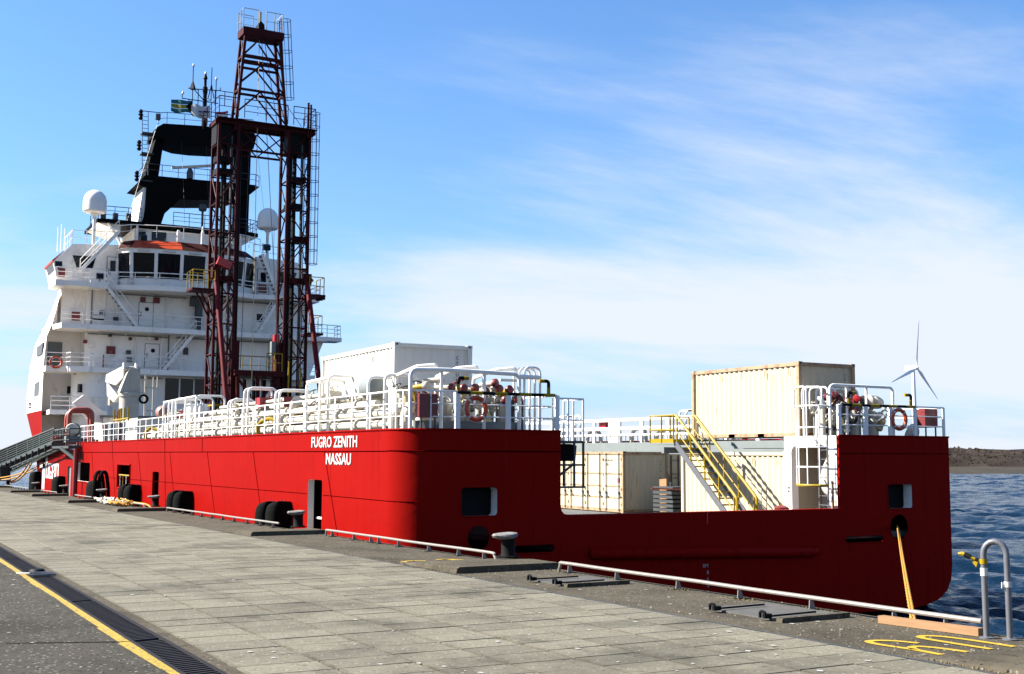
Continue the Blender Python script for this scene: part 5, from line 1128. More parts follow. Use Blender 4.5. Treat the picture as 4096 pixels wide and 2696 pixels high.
# cable trays, pipes and small lights on the aft wall
for u, w0, w1, m in ((4.9, D8, D12 - .4, SWHITE), (6.95, D8, D12 - .4, SWHITE), (9.6, D8, D12 - .4, GREY), (12.9, D8, D12 - .4, SWHITE), (14.6, D12, D15 - .4, GREY), (9.3, D12, D15 - .4, SWHITE), (5.4, D12, D15 - .4, SWHITE), (3.4, D12, D15 - .4, GREY), (13.3, D12, D15 - .4, GREY), (18.2, D8, D12 - .4, GREY), (15.4, D8, D12 - .4, SWHITE)): B().rod((u, VA - .1, w0), (u, VA - .1, w1), .055, 6).obj('wall_pipe', m, ship)
for u0, u1, w in ((3.2, 9.5, D12 - .62), (10.2, 19.5, D12 - .62), (4.6, 11.0, D15 - .6), (12.6, 20.5, D15 - .6), (4.5, 9.2, D8 - .65)): B().box((u0, VA - .16, w), (u1, VA - .02, w + .07)).obj('cable_tray', GREY, ship)
for u, w in ((4.0, D12 - .5), (6.0, D12 - .5), (9.0, D12 - .5), (12.5, D12 - .5), (5.0, D15 - .45), (8.0, D15 - .45), (10.8, D15 - .45), (14.0, D15 - .45), (2.2, D8 - .5)): B().lathe([(.09, -.12), (.11, 0), (.05, .06)], (u, 70.2, w), n=8).obj('deckhead_light', LETTER, ship)
# outside stairs
def stair(p, q, wd, n, m=SWHITE, rail=True):
    p, q = Vector(p), Vector(q); o = B().beam(p, q, .08, .26).obj('outside_stair', m, ship); off = Vector((0, wd, 0)); B().beam(p + off, q + off, .08, .26).obj('stringer', m, o)
    for k in range(n): c = p.lerp(q, (k + .5) / n); B().box((c.x - .16, c.y, c.z - .02), (c.x + .16, c.y + wd, c.z + .03)).obj('tread', DGREY, o)
    if rail:
        up = Vector((0, 0, .95)); B().rod(p + up, q + up, .035, 5).obj('stair_rail', m, o); B().rod(p + up * .5, q + up * .5, .025, 5).obj('stair_rail', m, o)
        for k in range(4): c = p.lerp(q, k / 3); B().rod(c, c + up, .03, 5).obj('stair_post', m, o)
stair((4.1, 69.4, D15), (6.75, 69.5, D12 + .05), .75, 11); stair((9.0, 69.6, D8 + .05), (11.5, 69.6, D12 - .1), .7, 10); stair((17.0, 69.8, D19 + .1), (18.5, 69.8, D15 + .1), .7, 10); stair((16.8, 69.7, D12 + .05), (18.6, 69.7, D15 - .2), .7, 10); stair((5.1, 69.8, D19 + .9), (2.2, 69.6, D15 + .9), .7, 10)
# bridge: faceted windows leaning out
PB = [(5.4, 71.2), (6.25, 69.95), (8.05, 69.35), (10.02, 69.05), (12.05, 69.15), (13.9, 69.6), (15.5, 70.3), (16.7, 71.3)]
bridge = B().prism(PB + [(16.7, 80), (5.4, 80)], lambda u, v: (u, v, D15), lambda u, v: (u, v, 16.2)).obj('bridge_sill_wall', SWHITE, ship)
cx = Vector((11.0, 80))
def outw(p, d): q = Vector(p) - cx; q.normalize(); return (p[0] + q.x * d, p[1] + q.y * d)
top = [outw(p, .28) for p in PB]
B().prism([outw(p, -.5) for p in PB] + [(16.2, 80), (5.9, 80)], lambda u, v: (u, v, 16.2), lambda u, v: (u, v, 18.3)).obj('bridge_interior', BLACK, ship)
for i in range(7):
    a, c, ta, tc_ = PB[i], PB[i + 1], top[i], top[i + 1]; q = B(); q.add([(*a, 16.2), (*c, 16.2), (*tc_, 18.3), (*ta, 18.3)], [(0, 1, 2, 3)]); q.obj('bridge_window', GLASS, bridge)
for i in range(8): B().beam((*outw(PB[i], .02), 16.15), (*outw(top[i], .02), 18.35), .26 if 0 < i < 7 else .35, .12).obj('mullion', SWHITE, bridge)
B().prism([outw(p, .02) for p in top] + [(16.9, 80), (5.2, 80)], lambda u, v: (u, v, 18.25), lambda u, v: (u, v, 18.62)).obj('bridge_header', SWHITE, bridge)
for i in range(1, 6): B().beam((*lerp(top[i], top[i + 1], .25), 18.4), (*lerp(top[i], top[i + 1], .75), 18.4), .25, .12).obj('wiper_box', LETTER, bridge)
# sloping orange bridge roof
e0 = [outw(p, .16) for p in top]; e1 = [outw(p, -1.1) for p in top]
for i in range(7):
    q = B(); q.add([(*e0[i], 18.63), (*e0[i + 1], 18.63), (*e1[i + 1], 19.45), (*e1[i], 19.45)], [(0, 1, 2, 3)]); q.obj('roof_panel', ORANGE if i in (1, 2) else MATS.get('roof_brown') or mat('roof_brown', (.04, .007, .005), .7, spec=.1), bridge)
B().prism([outw(p, -1.1) for p in top] + [(16, 80), (6, 80)], lambda u, v: (u, v, 18.9), lambda u, v: (u, v, 19.46)).obj('bridge_roof', SWHITE, bridge)
# bridge wings
for s, name in ((0, 'wing_cab'), (1, 'wing_cab')):
    mx = (lambda u: u) if s == 0 else (lambda u: 22.3 - u)
    poly = [(.75, D15), (.35, 17.2), (1.15, 18.05), (1.75, 18.75), (5.45, 18.98), (5.45, D15)]
    c = B().prism([(mx(u), w) for u, w in poly], lambda u, w: (u, 71.0, w), lambda u, w: (u, 75.5, w)).obj(name, SWHITE, ship)
    wp = [(1.8, 17.82), (3.6, 17.86), (3.35, 16.82), (2.15, 16.82)]
    B().prism([(mx(u), w) for u, w in wp], lambda u, w: (u, 70.96, w), lambda u, w: (u, 71.05, w)).obj('wing_window', GLASS, c)
    B().add([(mx(.70), 71.3, 15.9), (mx(.70), 74.8, 15.9), (mx(.33), 74.8, 17.1), (mx(.33), 71.3, 17.1)], [(0, 1, 2, 3)]).obj('side_glass', GLASS, c)
    B().prism([(mx(.30), 17.15), (mx(1.15), 18.12), (mx(1.2), 18.22), (mx(.25), 17.3)], lambda u, w: (u, 70.9, w), lambda u, w: (u, 75.6, w)).obj('orange_eave', ORANGE, c)
guard_rail(ship, [(1.75, 75, 18.8), (1.75, 71.1, 18.8), (5.0, 71.1, 18.95)], 1.1, (.5,), 1.3, .035, SWHITE)
guard_rail(ship, [(16.6, 71.1, 18.95), (20.3, 71.1, 18.8), (20.3, 75, 18.8)], 1.1, (.5,), 1.3, .035, SWHITE)
guard_rail(ship, [(*outw(p, .7), D19 + .5) for p in PB], 1.0, (.5,), 1.5, .035, SWHITE)
# house above the bridge and black platform
house = wallbox('mast_house', (6.8, 72.2, D19), (15.9, 79, 20.75))
for u0, u1 in ((6.95, 7.7), (8.2, 9.4)): B().box((u0, 72.15, 19.4), (u1, 72.22, 20.6)).obj('house_window', GLASS, house)
plat = B().prism([(3.7, 71.7), (4.5, 71.4), (16.4, 71.4), (17.2, 71.8), (17.2, 78), (3.7, 78)], lambda u, v: (u, v, 20.85), lambda u, v: (u, v, 21.15)).obj('funnel_platform', FUNNEL, ship)
for u0, u1 in ((3.75, 5.6), (17.15, 15.3)): B().prism([(u0, 20.85), (u1, 20.85), (u1, 20.25)], lambda u, w: (u, 71.9, w), lambda u, w: (u, 77, w)).obj('platform_bracket', SWHITE, plat)
guard_rail(ship, [(4.0, 77, 21.15), (4.0, 71.75, 21.15), (7.2, 71.5, 21.15)], 1.1, (.4, .75), 1.2, .035, DGREY)
guard_rail(ship, [(9.8, 71.5, 21.15), (16.4, 71.5, 21.15), (17.1, 71.9, 21.15), (17.1, 77, 21.15)], 1.1, (.4, .75), 1.2, .035, DGREY)
for u, v in ((4.2, 72.0), (6.2, 71.8), (5.2, 72.2)): B().cbox((u, v, 21.5), (.4, .4, .6)).obj('deck_lamp', DGREY, ship)
for u in (6.9, 15.6): B().rod((u, 71.6, D19), (u, 71.6, 20.85), .09, 8).obj('stanchion', SWHITE, ship)
B().rod((5.9, 71.7, 18.8), (4.6, 71.7, 20.85), .12, 8).obj('stanchion', SWHITE, ship)
# satellite domes
for u, r in ((3.40, .93), (17.86, .90)):
    o = B().lathe([(r * .55, 0), (r * .90, .05), (r, .16), (r, .95), (r * .96, 1.2), (r * .84, 1.48), (r * .62, 1.72), (r * .33, 1.87), (.05, 1.92)], (u, 71.2, 21.45), n=24).obj('satellite_dome', WHITE, ship)
    B().lathe([(.13, 18.7), (.13, 20.9), (.16, 21.2), (.32, 21.36), (.40, 21.5)], (u, 71.2, 0), n=12).obj('dome_stem', WHITE, o)
# black funnel arch
def arch(poly, v0, v1, name, m=FUNNEL): return B().prism(poly, lambda u, w: (u, v0, w), lambda u, w: (u, v1, w)).obj(name, m, ship)
ar = arch([(8.55, 29.4), (8.75, 30.1), (9.3, 30.5), (12, 30.7), (17.1, 31.0), (17.55, 30.4), (17.3, 29.3), (15, 28.95), (12.3, 28.75), (10.8, 28.75), (9.9, 28.95), (9.3, 29.15)], 74.2, 77.5, 'funnel_arch_top')
arch([(8.85, 29.4), (9.5, 29.2), (9.12, 25.7), (8.0, 25.7)], 74.8, 77.2, 'funnel_leg'); arch([(16.3, 29.6), (17.25, 29.6), (17.15, 21.1), (16.35, 21.1)], 74.8, 77.2, 'funnel_leg')
arch([(7.1, 24.8), (7.9, 25.75), (17.4, 25.95), (17.85, 25.8), (17.1, 25.1), (15.4, 24.35), (12.1, 24.0), (10.85, 23.9), (10.3, 23.3), (9.6, 22.55), (9.2, 21.15), (7.6, 21.15), (7.95, 22.4), (8.0, 24.7)], 74.0, 78, 'funnel_casing')
arch([(7.35, 21.1), (7.75, 21.1), (8.15, 24.7), (7.75, 24.7)], 74.2, 77.8, 'funnel_lit_side', SWHITE)  # white slab paints the sunlit side of the black casing
guard_rail(ship, [(7.3, 74.1, 25.0), (7.9, 74.0, 25.75), (17.5, 74.0, 25.9), (17.9, 74.3, 25.85)], 1.0, (.5,), 1.4, .035, DGREY)
guard_rail(ship, [(8.9, 74.3, 30.4), (9.6, 74.3, 30.55), (17.2, 74.3, 30.95)], 1.0, (.5,), 1.6, .035, DGREY)
ladder('mast_ladder', ship, (7.95, 74.4, 25.0), (7.75, 74.4, 31.4), .5, (1, 0, 0), DGREY, .35, .04, .025)
for w in (25.2, 27.6, 29.4): B().box((7.5, 74.0, w), (8.5, 75, w + .1)).obj('ladder_landing', DGREY, ship)
for (u, w) in ((7.35, 31.0), (7.3, 28.3), (7.2, 25.6)): B().lathe([(.12, -.45), (.2, -.3), (.13, -.1), (.24, 0), (.13, .1), (.2, .3), (.12, .45)], (u, 74.2, w), n=8).obj('navigation_light', BLACK, ship)
B().tube([(7.5, 74.2, 31.35), (9.1, 74.2, 31.4)], .04, 5).obj('light_bracket', DGREY, ship); B().cbox((8.8, 74.2, 31.0), (.4, .3, .5)).obj('horn', DGREY, ship)
# radar, mast and aerials
rd = B().beam((10.0, 73.7, 26.55), (13.4, 73.7, 27.15), .18, .22).obj('radar_scanner', PIPEW, ship); B().lathe([(.28, 25.8), (.28, 26.4), (.15, 26.7)], (11.6, 73.8, 0), n=10).obj('radar_motor', DGREY, rd)
B().lathe([(.3, 0), (.38, .25), (.3, .55), (.05, .65)], (12.6, 73.0, 22.9), n=12).obj('small_dome', DGREY, ship); B().rod((12.6, 73, 21.1), (12.6, 73, 22.9), .1, 6).obj('dome_post', DGREY, ship)
mast = B().lathe([(.24, 30.7), (.17, 33.8), (.22, 34.0), (.22, 34.5), (.12, 34.6), (.12, 35.2), (.2, 35.3), (.05, 35.8)], (13.0, 75, 0), n=10).obj('mast', BLACK, ship)
for p, q in (((11.0, 33.2), (14.2, 33.2)), ((12.0, 34.2), (14.4, 34.4)), ((11.0, 33.2), (11.0, 33.6)), ((11.9, 32.9), (11.9, 36.3)), ((13.55, 33.3), (13.55, 36.4)), ((13.97, 33.2), (13.97, 35.4)), ((12.4, 32.9), (12.4, 34.2)), ((14.35, 34.4), (14.35, 34.7)), ((13.0, 33.2), (12.0, 34.2)), ((13.3, 33.6), (13.55, 34.9)), ((13.8, 33.6), (13.55, 34.9)), ((11.5, 34.2), (12.4, 34.2)), ((11.6, 32.5), (11.6, 33.2))): B().rod((p[0], 75, p[1]), (q[0], 75, q[1]), .045, 5).obj('aerial', BLACK, mast)
B().lathe([(.30, 34.15), (.03, 34.95)], (11.9, 75, 0), n=4).obj('cone_mark', BLACK, mast)
for u, w in ((11.9, 36.25), (13.97, 35.35), (11.05, 33.6), (13.0, 35.7)): B().lathe([(.1, 0), (.12, .1), (.04, .25)], (u, 75, w), n=7).obj('aerial_tip', LETTER, mast)
for w in (33.4, 32.6): B().torus((13.2, 75, w), .35, .03, (0, 0, 1), 12, 4).obj('mast_hoop', BLACK, mast)
for u, v, h in ((1.4, 75, 1.7), (1.6, 74.5, 1.3), (1.2, 75.5, 1.5), (19.0, 73, 2.5)): B().rod((u, v, 18.7), (u, v, 18.7 + h + .6), .03, 4).obj('whip_aerial', SWHITE, ship)
for p, q in (((10.8, 73.8, 29), (10.9, 72, 21.2)), ((13.0, 74, 29), (13.0, 72, 21.2)), ((9.0, 74.2, 31.3), (4.5, 70, 16)), ((17.4, 74, 30.6), (17.9, 70, 17))): B().rod(p, q, .014, 3).obj('stay_wire', DGREY, ship)
# ---------------------------------------------------------------- flags
def flag(name, label, p, wd, h, stripes, seed, droop=.12):
    """stripes: list of (fraction from bottom, fraction top, material)"""
    t = thing(name, label, 'flag', p, 0, 'flags on the funnel mast', ship=True); r = random.Random(seed)
    for (a, c, m) in stripes:
        rows = []
        for i in range(4):
            f = a + (c - a) * i / 3; rows.append([(-wd * j / 10, .22 * math.sin(j * .9 + seed) * (j / 10) ** .5 + .03 * i, f * h - droop * (j / 10) ** 1.5 * h * 1.2 + .06 * math.sin(j * .8 + f * 2)) for j in range(11)])
        B().sheet(rows).obj('flag_stripe', m, t)
    return t
tf = flag('ensign', 'teal and gold ensign flying from the mast', (11.85, 74.6, 31.85), 1.9, 1.15, ((0, .33, FTEAL), (.33, .66, FGOLD), (.66, 1, FTEAL)), 1, .1)
B().prism([(0, 0), (0, 1.15), (-.6, .55)], lambda a, c: (a - .02, -.06, c), lambda a, c: (a - .02, -.04, c)).obj('hoist_triangle', BLACK, tf)
tf = flag('house_flag', 'white company flag with dark lettering on the mast', (13.35, 74.3, 31.5), 1.65, 1.15, ((0, 1, LETTER),), 4, .05)
B().beam((-.15, -.12, .55), (-1.3, .02, .5), .03, .10).obj('flag_lettering', FBLUE, tf); B().beam((-.3, -.14, .2), (-.42, -.1, .95), .03, .09).obj('flag_lettering', FBLUE, tf)
tf = flag('courtesy_flag', 'small red white and blue flag partly behind the derrick', (14.85, 74.0, 31.6), 1.2, .75, ((0, .33, FBLUE), (.33, .66, LETTER), (.66, 1, SRED)), 2, .35)
# ================================================================ DERRICK
dk = thing('drilling_derrick', 'tall dark red lattice drilling derrick with twin towers amidships', 'derrick', (0, 0, 0), 0, ship=True)
V0, V1 = 46.0, 47.5; ZT = 23.4
def beamp(p, q, w=.11, name='brace', m=DRED, h=None): return B().beam(p, q, w, h or w).obj(name, m, dk)
def rodp(p, q, r=.05, name='brace', m=DRED): return B().rod(p, q, r, 6).obj(name, m, dk)
for u0, u1 in ((6.83, 8.09), (11.45, 12.93)):
    for u in (u0, u1):
        for v in (V0, V1): beamp((u, v, -.5), (u, v, ZT), .17, 'tower_leg')
    z = .5; k = 0; st = 1.95
    while z < ZT - .5:
        z2 = min(z + st, ZT - .1)
        for v in (V0, V1):
            if k % 2 == 0 or v == V0: rodp((u0, v, z), (u1, v, z), .055, 'tower_strut')
            a, c = (u0, u1) if k % 2 else (u1, u0)
            rodp((a, v, z), (c, v, z2), .045)
        for u in (u0, u1):
            rodp((u, V0, z), (u, V1, z), .055, 'tower_strut'); a, c = (V0, V1) if k % 2 else (V1, V0); rodp((u, a, z), (u, c, z2), .045)
        z += st; k += 1
# pipes, guides and hydraulic gear inside the towers
for u, v, r, m in ((7.2, 46.4, .09, BLACK), (7.5, 46.9, .12, BLACK), (7.75, 46.3, .07, DGREY), (11.8, 46.5, .12, BLACK), (12.2, 46.9, .14, BLACK), (12.5, 46.3, .08, DGREY), (8.4, 46.6, .10, BLACK), (11.2, 46.7, .10, DRED)): B().rod((u, v, -.4), (u, v, 22.6), r, 7).obj('guide_pipe', m, dk)
for u0, u1, w0, w1 in ((6.6, 8.3, 22.0, 23.4), (11.3, 13.1, 21.9, 23.2)): B().box((u0 + .12, V0 + .25, w0), (u1 - .12, V1 - .2, w1)).obj('sheave_housing', BLACK, dk)
for u, w in ((7.1, 21.0), (7.1, 20.2), (12.1, 20.2), (11.9, 18.4), (12.3, 16.2), (12.1, 13.4), (7.4, 13.2)): B().cbox((u + .2, 46.7, w), (1.0, 1.0, .35)).obj('sheave_block', BLACK if w > 14 else DRED, dk)
for u in (8.3, 11.2): B().box((u - .2, 46.1, 5.0), (u + .25, 47.0, 9.2)).obj('travelling_guide', DRED, dk)
# platforms and top beam
beamp((6.55, V0, ZT), (13.3, V0, ZT), .16, 'top_beam', h=.18); beamp((6.55, V1, ZT), (13.3, V1, ZT), .16, 'top_beam', h=.18)
for u in (6.7, 8.1, 11.4, 13.2): beamp((u, V0, ZT), (u, V1, ZT), .16, 'top_beam', h=.22)
B().box((6.6, V0 - .5, ZT + .14), (13.3, V1 + .4, ZT + .17)).obj('top_platform', DRED, dk)
for v in (V0, V1):
    rodp((8.1, v, 21.7), (11.45, v, 21.7), .08, 'truss_chord')
    for k in range(2):
        a = 8.1 + 3.35 * k / 2; c = 8.1 + 3.35 * (k + 1) / 2; rodp((a, v, 21.7), (c, v, ZT - .2), .045); rodp((c, v, 21.7), (a, v, ZT - .2), .045)
guard_rail(dk, [(8.3, V0 - .55, ZT + .27), (11.2, V0 - .55, ZT + .27)], 1.25, (.45, .85), 1.4, .035, DRED)
guard_rail(dk, [(11.6, V0 - .55, ZT + .27), (13.1, V0 - .55, ZT + .27), (13.1, V1 + .4, ZT + .27)], 1.25, (.45, .85), .9, .035, DRED)
guard_rail(dk, [(7.9, V0 - .55, ZT + .27), (6.65, V0 - .55, ZT + .27), (6.65, V1 + 2, ZT + .27), (8.5, V1 + 2, ZT + .27)], 1.25, (.6,), .9, .035, DRED)
guard_rail(dk, [(7.0, V1 + .5, ZT + 1.6), (8.3, V1 + .5, ZT + 1.6)], 1.0, (.5,), .7, .03, DRED)
beamp((12.72, V0 - .2, ZT - .4), (12.72, V0 - .2, ZT + 2.0), .12, 'mast_post')
beamp((12.9, V0 - .2, ZT - .4), (12.9, V0 - .2, ZT + 1.9), .1, 'mast_post')
# upper tapered derrick
ZB, ZC = 23.5, 29.75; U = lambda w, s: (7.91 + (8.42 - 7.91) * (w - ZB) / 6.2) if s == 0 else (11.29 - (11.29 - 10.71) * (w - ZB) / 6.2); VV = lambda w, f: (46.0 + .08 * (w - ZB) / 6.2) if f == 0 else 47.15
for s in (0, 1):
    for f in (0, 1): beamp((U(ZB - .6, s), VV(ZB, f), ZB - .6), (U(ZC, s), VV(ZC, f), ZC), .17, 'derrick_leg')
for f in (0, 1):
    for w, th in ((28.02, .2), (27.55, .14), (25.75, .14)): beamp((U(w, 0), VV(w, f), w), (U(w, 1), VV(w, f), w), th, 'derrick_girt')
    mid = 9.45; C = lambda u, w: (u, VV(w, f), w)
    for p, q in ((C(mid - .1, 29.3), C(U(28.1, 0), 28.1)), (C(mid + .15, 29.3), C(U(27.6, 1), 27.6)), (C(mid, 27.5), C(U(26.0, 0), 26.2)), (C(mid, 27.5), C(U(25.75, 1), 25.75)), (C(mid, 25.7), C(U(24.2, 0), 24.2)), (C(mid, 25.7), C(U(23.7, 1), 23.7))): rodp(p, q, .06)
for s in (0, 1):
    for w in (28.02, 25.75, 23.6): beamp((U(w, s), VV(w, 0), w), (U(w, s), VV(w, 1), w), .13, 'derrick_girt')
    for w0, w1 in ((23.6, 25.75), (25.75, 28.0), (28.0, 29.6)): rodp((U(w0, s), VV(w0, 0), w0), (U(w1, s), VV(w1, 1), w1), .05)
B().box((8.2, 45.9, 29.45), (10.95, 47.3, 29.95)).obj('crown_platform', DRED, dk)
B().prism([(9.2, 29.7), (9.75, 29.7), (9.68, 30.4), (9.45, 30.6), (9.25, 30.35)], lambda u, w: (u, 46.2, w), lambda u, w: (u, 46.8, w)).obj('crown_sheave', BLACK, dk); B().box((9.38, 46.4, 30.4), (9.55, 46.6, 31.3)).obj('crown_post', BRASS, dk)
guard_rail(dk, [(9.2, 45.95, 29.95), (8.2, 45.95, 29.95), (8.2, 47.2, 29.95), (9.2, 47.2, 29.95)], 1.25, (.6,), .7, .03, PIPEW)
guard_rail(dk, [(9.75, 45.95, 29.95), (10.85, 45.95, 29.95), (10.85, 47.2, 29.95)], 1.25, (.6,), .7, .03, PIPEW)
# caged ladders
ladder('crown_ladder', dk, (11.15, 46.3, 25.6), (10.78, 46.3, 30.95), .45, (0, 1, 0), DRED, .3, .03, .018, cage=((1, 0, .08), .36, .95), cage_n=6)
ladder('tower_ladder', dk, (12.98, 46.3, 14.6), (12.98, 46.3, 24.9), .5, (0, 1, 0), DRED, .3, .035, .02, cage=((1, 0, 0), .36, .9))
ladder('moonpool_ladder', dk, (8.65, 48.5, 6.5), (8.65, 48.5, 16.5), .45, (1, 0, 0), DGREY, .3, .035, .02)
ladder('tower_rungs', dk, (12.75, 45.9, 3), (12.75, 45.9, 22), .35, (1, 0, 0), DRED, .35, .03, .02)
# raking struts
for u in (6.85, 12.92): B().rod((u, 46.0, 13.5), (u, 40.3, -.5), .17, 12).obj('raking_strut', mat('raker_red', (.085, .005, .007), .55, spec=.1) if 'raker_red' not in MATS else MATS['raker_red'], dk)
for u in (6.85, 12.92): B().cbox((u, 46, 13.5), (.5, .5, .7)).obj('strut_head', DRED, dk)
# small yellow-railed working platforms
def wplat(u0, u1, v0, v1, w, pts):
    B().box((u0, v0, w - .14), (u1, v1, w)).obj('work_platform', DRED, dk); guard_rail(dk, pts, 1.15, (.55,), .75, .032, YEL, post_size=(.05, .05))
wplat(5.3, 6.8, 45.6, 47.2, 12.4, [(6.75, 45.65, 12.4), (5.35, 45.65, 12.4), (5.35, 47.15, 12.4), (6.7, 47.15, 12.4)])
beamp((6.8, 46, 10.6), (5.9, 46, 12.3), .1); beamp((6.8, 47, 10.6), (5.9, 47, 12.3), .1)
wplat(13.0, 14.0, 45.6, 47.3, 9.95, [(13.0, 45.65, 9.95), (13.9, 45.65, 9.95), (13.9, 47.2, 9.95)])
wplat(13.0, 14.1, 45.6, 47.3, 12.5, [(13.0, 45.65, 12.5), (14.0, 45.65, 12.5), (14.0, 47.2, 12.5)])
for k in range(5): B().cbox((14.0 + .1 * (k % 2), 45.8 + .25 * k, 12.35), (.25, .12, .25)).obj('lamp_bracket', DRED, dk)
# drill floor
B().box((8.1, 45.4, 6.95), (11.4, 48.6, 7.3)).obj('drill_floor', DRED, dk)
for u in (8.3, 9.6, 10.9): beamp((u, 45.5, 6.9), (u + .3, 45.5, -.5), .2, 'floor_leg')
for u in (8.3, 10.9): beamp((u, 48.4, 6.9), (u, 48.4, -.5), .25, 'floor_leg')
beamp((8.3, 45.5, 3.5), (10.9, 45.5, 6.8), .14); beamp((10.9, 45.5, 3.5), (8.3, 45.5, 6.8), .14)
guard_rail(dk, [(8.3, 48.5, 7.3), (11.2, 48.5, 7.3)], 1.15, (.55,), .55, .035, YEL, post_size=(.05, .05))
guard_rail(dk, [(10.2, 45.5, 7.3), (11.2, 45.5, 7.3)], 1.15, (.55,), .5, .035, YEL, post_size=(.05, .05))
B().box((8.35, 47.2, 7.3), (8.8, 47.8, 8.7)).obj('yellow_cabinet', YEL, dk)
B().cbox((11.05, 46.4, 9.5), (.35, .4, .5)).obj('red_motor', SRED, dk); B().box((10.7, 46.2, 8.4), (11.0, 46.6, 9.3)).obj('grey_cabinet', GREY, dk)
B().cbox((7.3, 45.8, 14.1), (.9, .5, .5), Matrix.Rotation(.35, 3, 'Y')).obj('red_actuator', SRED, dk)
for k in range(14): B().rod((8.3 + .22 * k, 46 + .5 * (k % 3), 2.5), (8.3 + .2 * k, 46.2 + .5 * (k % 3), 6.8), .06, 6).obj('drill_pipe', BLACK if k % 3 else DGREY, dk)
for k in range(6): B().cbox((7.5 + k * .9, 45.3 + .4 * (k % 2), 2.4 + (k * .7) % 2), (.7, .8, 1.0)).obj('mud_equipment', [BLACK, DGREY, DRED][k % 3], dk)
for u, w0, w1 in ((11.6, 1, 8), (12.4, 1.2, 7.5)): beamp((u, 45.6, w0), (u + .1, 45.6, w1), .09, 'yellow_bar', YEL)
B().box((6.2, 43.0, 4.9), (8.5, 44.6, 5.0)).obj('yellow_grating', YEL, dk)
# wires
for p, q in (((9.42, 46.4, 29.6), (9.1, 45.0, 2)), ((9.6, 46.5, 29.6), (11.3, 46.0, 6)), ((9.8, 46.6, 29.6), (10.9, 46.8, 24)), ((10.9, 46.6, 25.9), (12.6, 46.8, 24)), ((9.05, 46.8, 22), (8.9, 47, 7.5))): B().rod(p, q, .022, 4).obj('hoist_wire', BRASS if p[0] == 9.42 else DGREY, dk)
# ================================================================ DECK CRANE, DAVIT, RAFT, GANGWAY
cr = thing('deck_crane', 'white folded knuckle-boom crane on a round pedestal by the superstructure', 'crane', (4.48, 60.0, 2.18), 0, ship=True)
B().lathe([(.70, 0), (.68, 3.85), (.75, 3.9), (.76, 4.15), (.70, 4.2)], n=24).obj('pedestal', PIPEW, cr)
B().prism([(-.75, 4.2), (.7, 4.2), (.66, 4.6), (.5, 5.9), (-.1, 6.0), (-.35, 5.4)], lambda u, w: (u, -.45, w), lambda u, w: (u, .5, w)).obj('slewing_column', PIPEW, cr)
B().box((-.02, -.50, 4.35), (.64, -.452, 5.75)).obj('column_cover', PIPEW, cr)
B().lathe([(.16, -.55), (.16, .55)], (.15, 0, 5.95), (1, 0, 0), 12).obj('top_drum', PIPEW, cr)
for x in (-.5, .35): B().box((x, -.2, 5.9), (x + .12, .2, 6.35)).obj('pivot_plate', WHITE, cr)
B().prism([(-.35, 6.15), (-2.1, 5.55), (-2.15, 5.0), (-1.1, 4.75), (-.35, 5.3)], lambda u, w: (u, -.32, w), lambda u, w: (u, .3, w)).obj('main_boom', WHITE, cr, rot=(0, 0, rad(-58)))
B().prism([(-2.1, 5.1), (-2.0, 4.0), (-1.3, 3.5), (-.85, 3.95), (-1.75, 4.75)], lambda u, w: (u, -.26, w), lambda u, w: (u, .26, w)).obj('knuckle_boom', WHITE, cr, rot=(0, 0, rad(-58)))
B().rod((-1.7, -.1, 4.8), (-.6, -.1, 4.7), .12, 8).obj('ram', PIPEW, cr, rot=(0, 0, rad(-58))); B().rod((-.7, .1, 4.6), (-.5, 0, 5.6), .1, 8).obj('ram', PIPEW, cr, rot=(0, 0, rad(-58)))
B().box((-1.95, -.2, 3.3), (-1.75, .2, 4.1)).obj('hook_block', PIPEW, cr, rot=(0, 0, rad(-58))); B().torus((.98, -.2, 3.75), .28, .09, (0, 1, 0), 14, 6).obj('hose_loop', BLACK, cr)
for k, (p, q) in enumerate((((1.5, 2, 1.5), (1.5, 2, 5.6)), ((2.4, 2, 4.7), (2.4, 2, 5.6)), ((1.5, 2, 5.6), (2.4, 2, 5.6)), ((1.5, 2, 4.7), (2.4, 2, 4.7)), ((2.1, 2, .5), (2.1, 2, 5.5)), ((1.6, 2, .5), (1.6, 2, 5.5)), ((1.6, 2, 3.0), (2.1, 2, 3.0)), ((1.6, 2, 2.0), (2.1, 2, 2.0)), ((.9, 2, 4.3), (.9, 2, 5.3)), ((.9, 2, 5.3), (1.5, 2, 5.3)), ((.9, 2, 4.3), (1.5, 2, 4.3)))): B().rod(p, q, .04, 5).obj('access_frame', PIPEW, cr)
dv = thing('boat_davit', 'orange arched davit frame beside the rescue boat', 'davit', (0, 58, 2.18), 0, ship=True)
B().tube(rounded([(.12, 0, 0), (.12, 0, 2.8), (1.62, 0, 2.85), (1.66, 0, 0)], .5, 6), .17, 10).obj('davit_arch', ORANGE2, dv)
B().tube(rounded([(.12, 1.2, 0), (.12, 1.2, 2.7), (1.62, 1.2, 2.75), (1.66, 1.2, 0)], .5, 6), .14, 10).obj('davit_arch', ORANGE2, dv)
B().rod((.9, 0, 2.85), (.9, 1.2, 2.75), .1, 8).obj('cross_tube', ORANGE2, dv)
rb = thing('rescue_boat', 'small orange rescue boat lying behind the life raft', 'boat', (-.1, 60.5, 2.6), 0, ship=True)
B().tube(smooth2([(-.3, -1.6, .3), (-.35, 0, .32), (-.2, 1.4, .4), (.4, 2.2, .5), (1.0, 1.4, .4), (1.1, 0, .32), (1.05, -1.6, .3)], 4), .26, 9).obj('tube_hull', ORANGE, rb)
